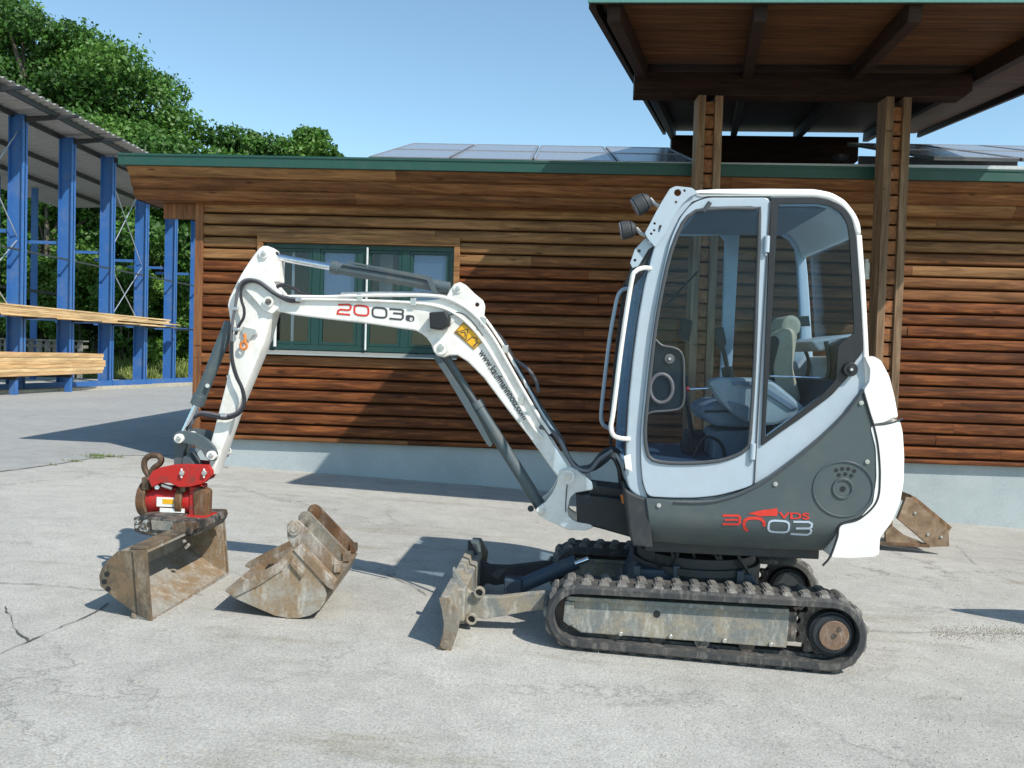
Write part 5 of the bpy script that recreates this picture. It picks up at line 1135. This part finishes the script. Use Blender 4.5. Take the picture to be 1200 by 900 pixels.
for xa, xb in ((168.5, 178.5), (213, 221)):
    part('clamp_ring', MB().cyl((P(xa, 585, .55).x, .55, dc.z), (P(xb, 585, .55).x, .55, dc.z), .103, n=32), RUSTB, cp, bevel=.005)
    part('ring_cap', MB().box((P(xa, 585, .5).x+.004, .46, dc.z+.06), (P(xb, 585, .5).x-.004, .64, dc.z+.135)), RUSTB, cp, bevel=.006)
part('drum_label', MB().box((P(183, 585, .46).x, .4655, dc.z-.028), (P(211, 585, .46).x, .4675, dc.z+.026)), DECW, cp)
part('drum_label', MB().box((P(190, 585, .46).x, .464, dc.z-.012), (P(203, 585, .46).x, .4655, dc.z+.016)).box((P(204, 585, .46).x, .464, dc.z-.018), (P(208, 585, .46).x, .4655, dc.z+.002)), DECY, cp)
part('drum_label', MB().box((P(186, 599, .45).x, .462, P(186, 600.5, .45).z), (P(215, 599, .45).x, .466, P(186, 595.5, .45).z)), DECW, cp)
part('port_fitting', MB().cyl(P(190, 568, .455), P(202, 572.5, .455), .012, n=10).cyl(P(184, 571, .45), P(184, 571, .47), .014, n=12), ZINC, cp, bevel=.002)
plate('swivel_block', [(226, 575), (230, 572), (240, 574), (242.5, 577), (241.5, 606), (236, 610), (227, 611)], .46, .54, RUSTB, cp, bev=.006)
part('red_bracket', MB().box((P(221, 600, .47).x, .47, P(221, 608, .47).z), (P(230, 600, .47).x, .62, P(221, 570, .47).z)), RED, cp, bevel=.006)
plate('base_plate', [(169, 603), (241, 606), (242, 610.5), (226, 611), (168, 608)], .42, .58, RED, cp, bev=.004)
part('hook', MB().tube(spline([P(174, 557, .55), P(169.5, 549, .55), P(169.5, 540, .55), P(175, 534.5, .55), P(184, 534, .55), P(189, 538, .55), P(187, 543.5, .55), P(181, 548, .55), P(177, 554, .55)], 5), .017, 10), RUSTB, cp)
hp = plate('quick_hitch', [(156, 607), (170, 605), (226, 611), (234, 611), (236, 619), (231, 627), (222, 630), (205, 628), (176, 628), (165, 626), (157, 623)], .32, .68, HITCH, bev=.008); hp['label'] = 'dark oily quick hitch'
plate('hitch_plate', [(177, 610), (202, 612), (202, 622), (178, 621)], .306, .319, WORNGREY, hp, bev=.002)
rg = random.Random(4)
for i in range(9):
    a = P(159+rg.uniform(0, 15), 610+rg.uniform(0, 12), .32); part('hitch_fastener', MB().cyl((a.x, .298, a.z), (a.x, .322, a.z), rg.uniform(.008, .016), n=8), ZINC, hp, bevel=.002)
pin(221.5, 621, .295, .71, 5.5, HITCH, hp); pin(168, 617, .295, .71, 4.5, HITCH, hp); pin(215, 634.5, .31, .33, 2.4, ZINC, hp); bar('lock_pin', (217, 642), (222, 637.5), .32, .010, ZINC, hp)
plate('body_block', [(179, 572), (222, 572), (227, 607), (172, 605)], .50, .60, RED, cp, bev=.006)
# wide bucket on the coupler
W0, W1 = -.13, .80
bprof = [(137.5, 646), (126, 657), (119, 666), (116, 675), (117.5, 687), (134, 701), (153, 715), (165, 723), (177, 728.5), (174, 688), (170.7, 645.5)]
BK = plate('ditching_bucket', bprof, W0, W0+.016, BDARK, bev=.002); BK['label'] = 'wide rusty ditching bucket'
part('side_plate', slab_mesh(X(bprof, W0), [], W1-.016, W1, .002), BPALE, BK)
path_ = [Vector(p) for p in X([(170.7, 645.5), (155, 645.7), (138, 646.5), (127, 657), (119.5, 666), (117, 675), (119, 686.5), (134, 700.5), (153, 714.5), (165, 722.3), (177, 727.9)], W0)]
def shell(path, th, w0, w1):
    n = len(path); inn = []
    for i, p in enumerate(path):
        t = (path[min(i+1, n-1)]-path[max(i-1, 0)]).normalized(); inn.append(p+Vector((-t.y, t.x))*th)
    ring = list(path)+inn[::-1]; q = len(ring); v = [(a.x, w0, a.y) for a in ring]+[(a.x, w1, a.y) for a in ring]
    return MB().add(v, [(i, (i+1) % q, q+(i+1) % q, q+i) for i in range(q)]+[(i, i+1, q-2-i, q-1-i) for i in range(n-1)]+[(q+i+1, q+i, 2*q-1-i, 2*q-2-i) for i in range(n-1)])
part('shell', shell(path_, .014, W0+.014, W1-.014), BPALE, BK)
a = P(177, 728.5, W0); part('cutting_edge', MB().hexa([(a.x-.10, W0-.004, a.z-.014+.03), (a.x+.008, W0-.004, a.z-.006), (a.x+.008, W1+.004, a.z-.006), (a.x-.10, W1+.004, a.z+.016), (a.x-.10, W0-.004, a.z+.040), (a.x+.008, W0-.004, a.z+.008), (a.x+.008, W1+.004, a.z+.008), (a.x-.10, W1+.004, a.z+.040)]), EDGE, BK, bevel=.002)
part('side_cutter', slab_mesh(X([(155.5, 645), (171.5, 645), (178, 728.7), (161, 721)], W0-.013), [], W0-.013, W0-.001, .002), BDARK, BK); part('side_cutter', slab_mesh(X([(155.5, 645), (171.5, 645), (178, 728.7), (161, 721)], W0-.013), [], W1+.001, W1+.013, .002), RUST, BK)
m = MB()
for a in ((125.5, 672.5), (122.5, 681.5), (127, 690)): q = P(*a, W0); part('bolt_hole', MB().cyl((q.x, W0-.003, q.z), (q.x, W0+.002, q.z), .013, n=14), BLACK, BK)
part('top_rail', MB().box((P(150, 645, W0).x, W0+.02, P(150, 645, W0).z), (P(171, 645, W0).x, W1-.02, P(150, 645, W0).z+.018)), BDARK, BK, bevel=.004)
for ww in (.30, .69):
    e = P(150, 646, W0); part('ear', slab_mesh([(e.x+.02, e.z+.01), (e.x+.12, e.z+.01), (e.x+.17, e.z+.04), (e.x+.16, e.z+.07), (e.x+.08, e.z+.07), (e.x+.02, e.z+.05)], [], ww-.008, ww+.008, .002), RUSTB, BK)

# decals of the side panel
def C3(a, b): return (830+a/8.571, 580+b/8.571)
dec('letter', [C3(*q) for q in ((145, 208), (298, 208), (318, 225), (318, 280), (298, 298), (145, 296))], 2.6, -.0025, DECR, body); dec('letter', [C3(165, 251), C3(300, 251)], 2.2, -.0035, DECR, body)
dec('letter', [C3(*q) for q in ((405, 372), (375, 345), (360, 300), (368, 258), (405, 236), (480, 232), (535, 245), (560, 275), (568, 320))], 3.4, -.0025, DECR, body)
part('swoosh', slab_mesh(X([C3(*q) for q in ((395, 190), (480, 165), (560, 150), (650, 142), (690, 130), (700, 175), (690, 212), (600, 210), (520, 216), (470, 200))], -.0025), [], -.0025, -.001, 0), DECR, body)
txt('VDS', C3(705, 235), C3(1015, 245), -.0025, 10.5, DECR, body, 'lettering', .02)
dec('numeral', rr_(712, 322, 103, 62, .05, C3), 2.4, -.0025, DECS, body, True)
dec('numeral', [C3(*q) for q in ((855, 270), (1010, 272), (1042, 290), (1040, 325), (1015, 340), (885, 340))], 2.4, -.0025, DECS, body)
dec('numeral', [C3(*q) for q in ((1030, 345), (1042, 365), (1036, 395), (1005, 412), (840, 402))], 2.4, -.0025, DECS, body)

# ================================================================== loose digging bucket
DF = Frame((-1.05, 4.38, gz(-1.05, 4.6)), -.01)
dg = empty('digging_bucket', DF.M @ Matrix.Translation((0, .3, 0)), 'narrow worn digging bucket lying on its side on the concrete', 'bucket')
TD = Matrix.Translation((0, -.3, 0)); DX = lambda pts, w=0: DF.xz(pts, w)
def dp(name, g, mat, parent=None, bevel=0):
    me = g.mesh(name) if isinstance(g, MB) else g
    me.transform(TD); return mesh_obj(name, me, mat, parent or dg, bevel)
sp = [(264, 692.5), (269, 687.5), (297, 676), (327, 659.5), (342, 643.5), (352, 651), (368, 669), (379, 684), (382, 696), (379.5, 707), (374.5, 714.5), (363, 721.5), (350, 724.5), (337, 724.5), (321.8, 721.5), (295, 710), (272, 700)]
dp('side_plate', slab_mesh(DX(sp), [], 0, .014, .002), BPALE); dp('side_plate', slab_mesh(DX(sp), [], .556, .57, .002), BUCK2)
pa = [Vector(p) for p in DX([(264, 692.5), (280, 704), (295, 710.7), (321.8, 722.2), (337, 725), (350, 725), (363, 722), (374.5, 715.2), (380, 707.5), (382.5, 696), (379.5, 684), (368.5, 668.5), (352.5, 650.5)])]
dp('shell', shell([q for q in pa], .016, .012, .558), RUST)
dp('side_cutter', slab_mesh(DX([(264, 692.3), (269, 686.5), (297, 675), (327, 658.5), (341, 643.5), (345, 650), (331, 668), (303, 686), (276, 699)]), [], -.012, -.001, .002), BUCK2); dp('side_cutter', slab_mesh(DX([(286.5, 664), (290, 659), (314, 646), (339, 634), (344, 640), (337, 650), (316, 664), (297, 668)], .571), [], .571, .583, .002), RUST)
dp('wear_rib', slab_mesh(DX([(344, 644), (352, 638), (394, 681), (391, 691), (384, 688)]), [], -.010, .05, .004), BUCK2)
dp('wear_pad', slab_mesh(fillet(DX([(339, 660), (343, 655.5), (358, 672), (354, 678)]), .004), [], -.014, 0, .004), RUST)
eo = [(336.5, 630), (336.5, 615), (340.5, 610), (346, 609), (351, 611), (357, 617), (399, 661), (401, 665), (392, 675), (384, 668), (352, 640), (345, 644)]
for w_, mt in ((.06, BUCK2), (.30, RUST), (.52, RUSTB)):
    o = DX(eo, .06); c = DF.at(345, 619.6, .06)
    e = dp('ear', slab_mesh(fillet(o, .006), [], w_, w_+.018, .003), mt)
    dp('ear_boss', MB().cyl((c.x, w_-.012, c.z), (c.x, w_, c.z), .034, n=20).cyl((c.x, w_-.017, c.z), (c.x, w_-.012, c.z), .018, n=14), mt, e, bevel=.003)
    q = DF.at(394, 664, .06); dp('ear_foot', MB().box((q.x-.012, w_-.012, q.z-.03), (q.x+.028, w_+.04, q.z+.02)), mt, e, bevel=.004)
c = DF.at(345, 619.6, .06); dp('cross_tube', MB().cyl((c.x, .08, c.z), (c.x, .30, c.z), .022, n=16), RUST)
q0, q1 = DF.at(392, 672, .06), DF.at(384, 690, .06); dp('mount_plate', MB().hexa([(q1.x-.02, .06, q1.z-.02), (q1.x+.03, .06, q1.z-.02), (q1.x+.03, .54, q1.z-.02), (q1.x-.02, .54, q1.z-.02), (q0.x-.02, .06, q0.z), (q0.x+.04, .06, q0.z), (q0.x+.04, .54, q0.z), (q0.x-.02, .54, q0.z)]), RUST, None, .004)
# ================================================================== wooden ramp behind the machine
RF = Frame((3.2, 7.45, gz(3.2, 7.45)), .05)
rp = empty('wooden_ramp', RF.M, 'weathered wooden wedge ramp standing on the concrete behind the engine cover', 'ramp')
def rb(name, px, w0, w1, mat):
    return mesh_obj(name, slab_mesh(RF.xz(px, w0), [], w0, w1, .003), mat, rp)
rb('side_board', [(1062, 583), (1068, 583.5), (1112, 622), (1112.5, 640.5), (1090, 641), (1078, 630), (1052, 608)], 0, .045, OLDW)
rb('side_board', [(1068, 580), (1074, 583), (1116, 618), (1112, 623), (1068, 585)], .05, .5, POSTW)
rb('brace_board', [(1038, 622), (1046, 616), (1060, 627), (1088, 638.5), (1088, 641), (1038, 637)], .02, .06, OLDW)
rb('brace_board', [(1010, 634), (1090, 638), (1090, 642), (1010, 638)], .0, .04, RUSTB)
for a in ((1072, 601), (1087, 626), (1103, 629)):
    q = RF.at(*a, 0); mesh_obj('bolt', MB().cyl((q.x, -.01, q.z), (q.x, .003, q.z), .012, n=10).mesh('bolt'), ZINC, rp)

# added unseen caster beyond the right edge, shaped to throw the shadow reaching in
SB = Frame((3.59, 4.89, gz(3.9, 5)), 0)
spb = empty('shadow_caster', SB.M, 'added steel plate out of view, casting the shadow at the right edge', 'shadow caster')
mesh_obj('caster_plate', slab_mesh([(0, 1.0), (.14, .66), (.5, .5), (1.0, .46), (1.0, 1.18), (.48, 1.12)], [], 0, .05, .004), WORNGREY, spb)
mesh_obj('stand', MB().box((.85, -.1, 0), (.97, .3, 1.1)).mesh('stand'), WORNGREY, spb, bevel=.01)
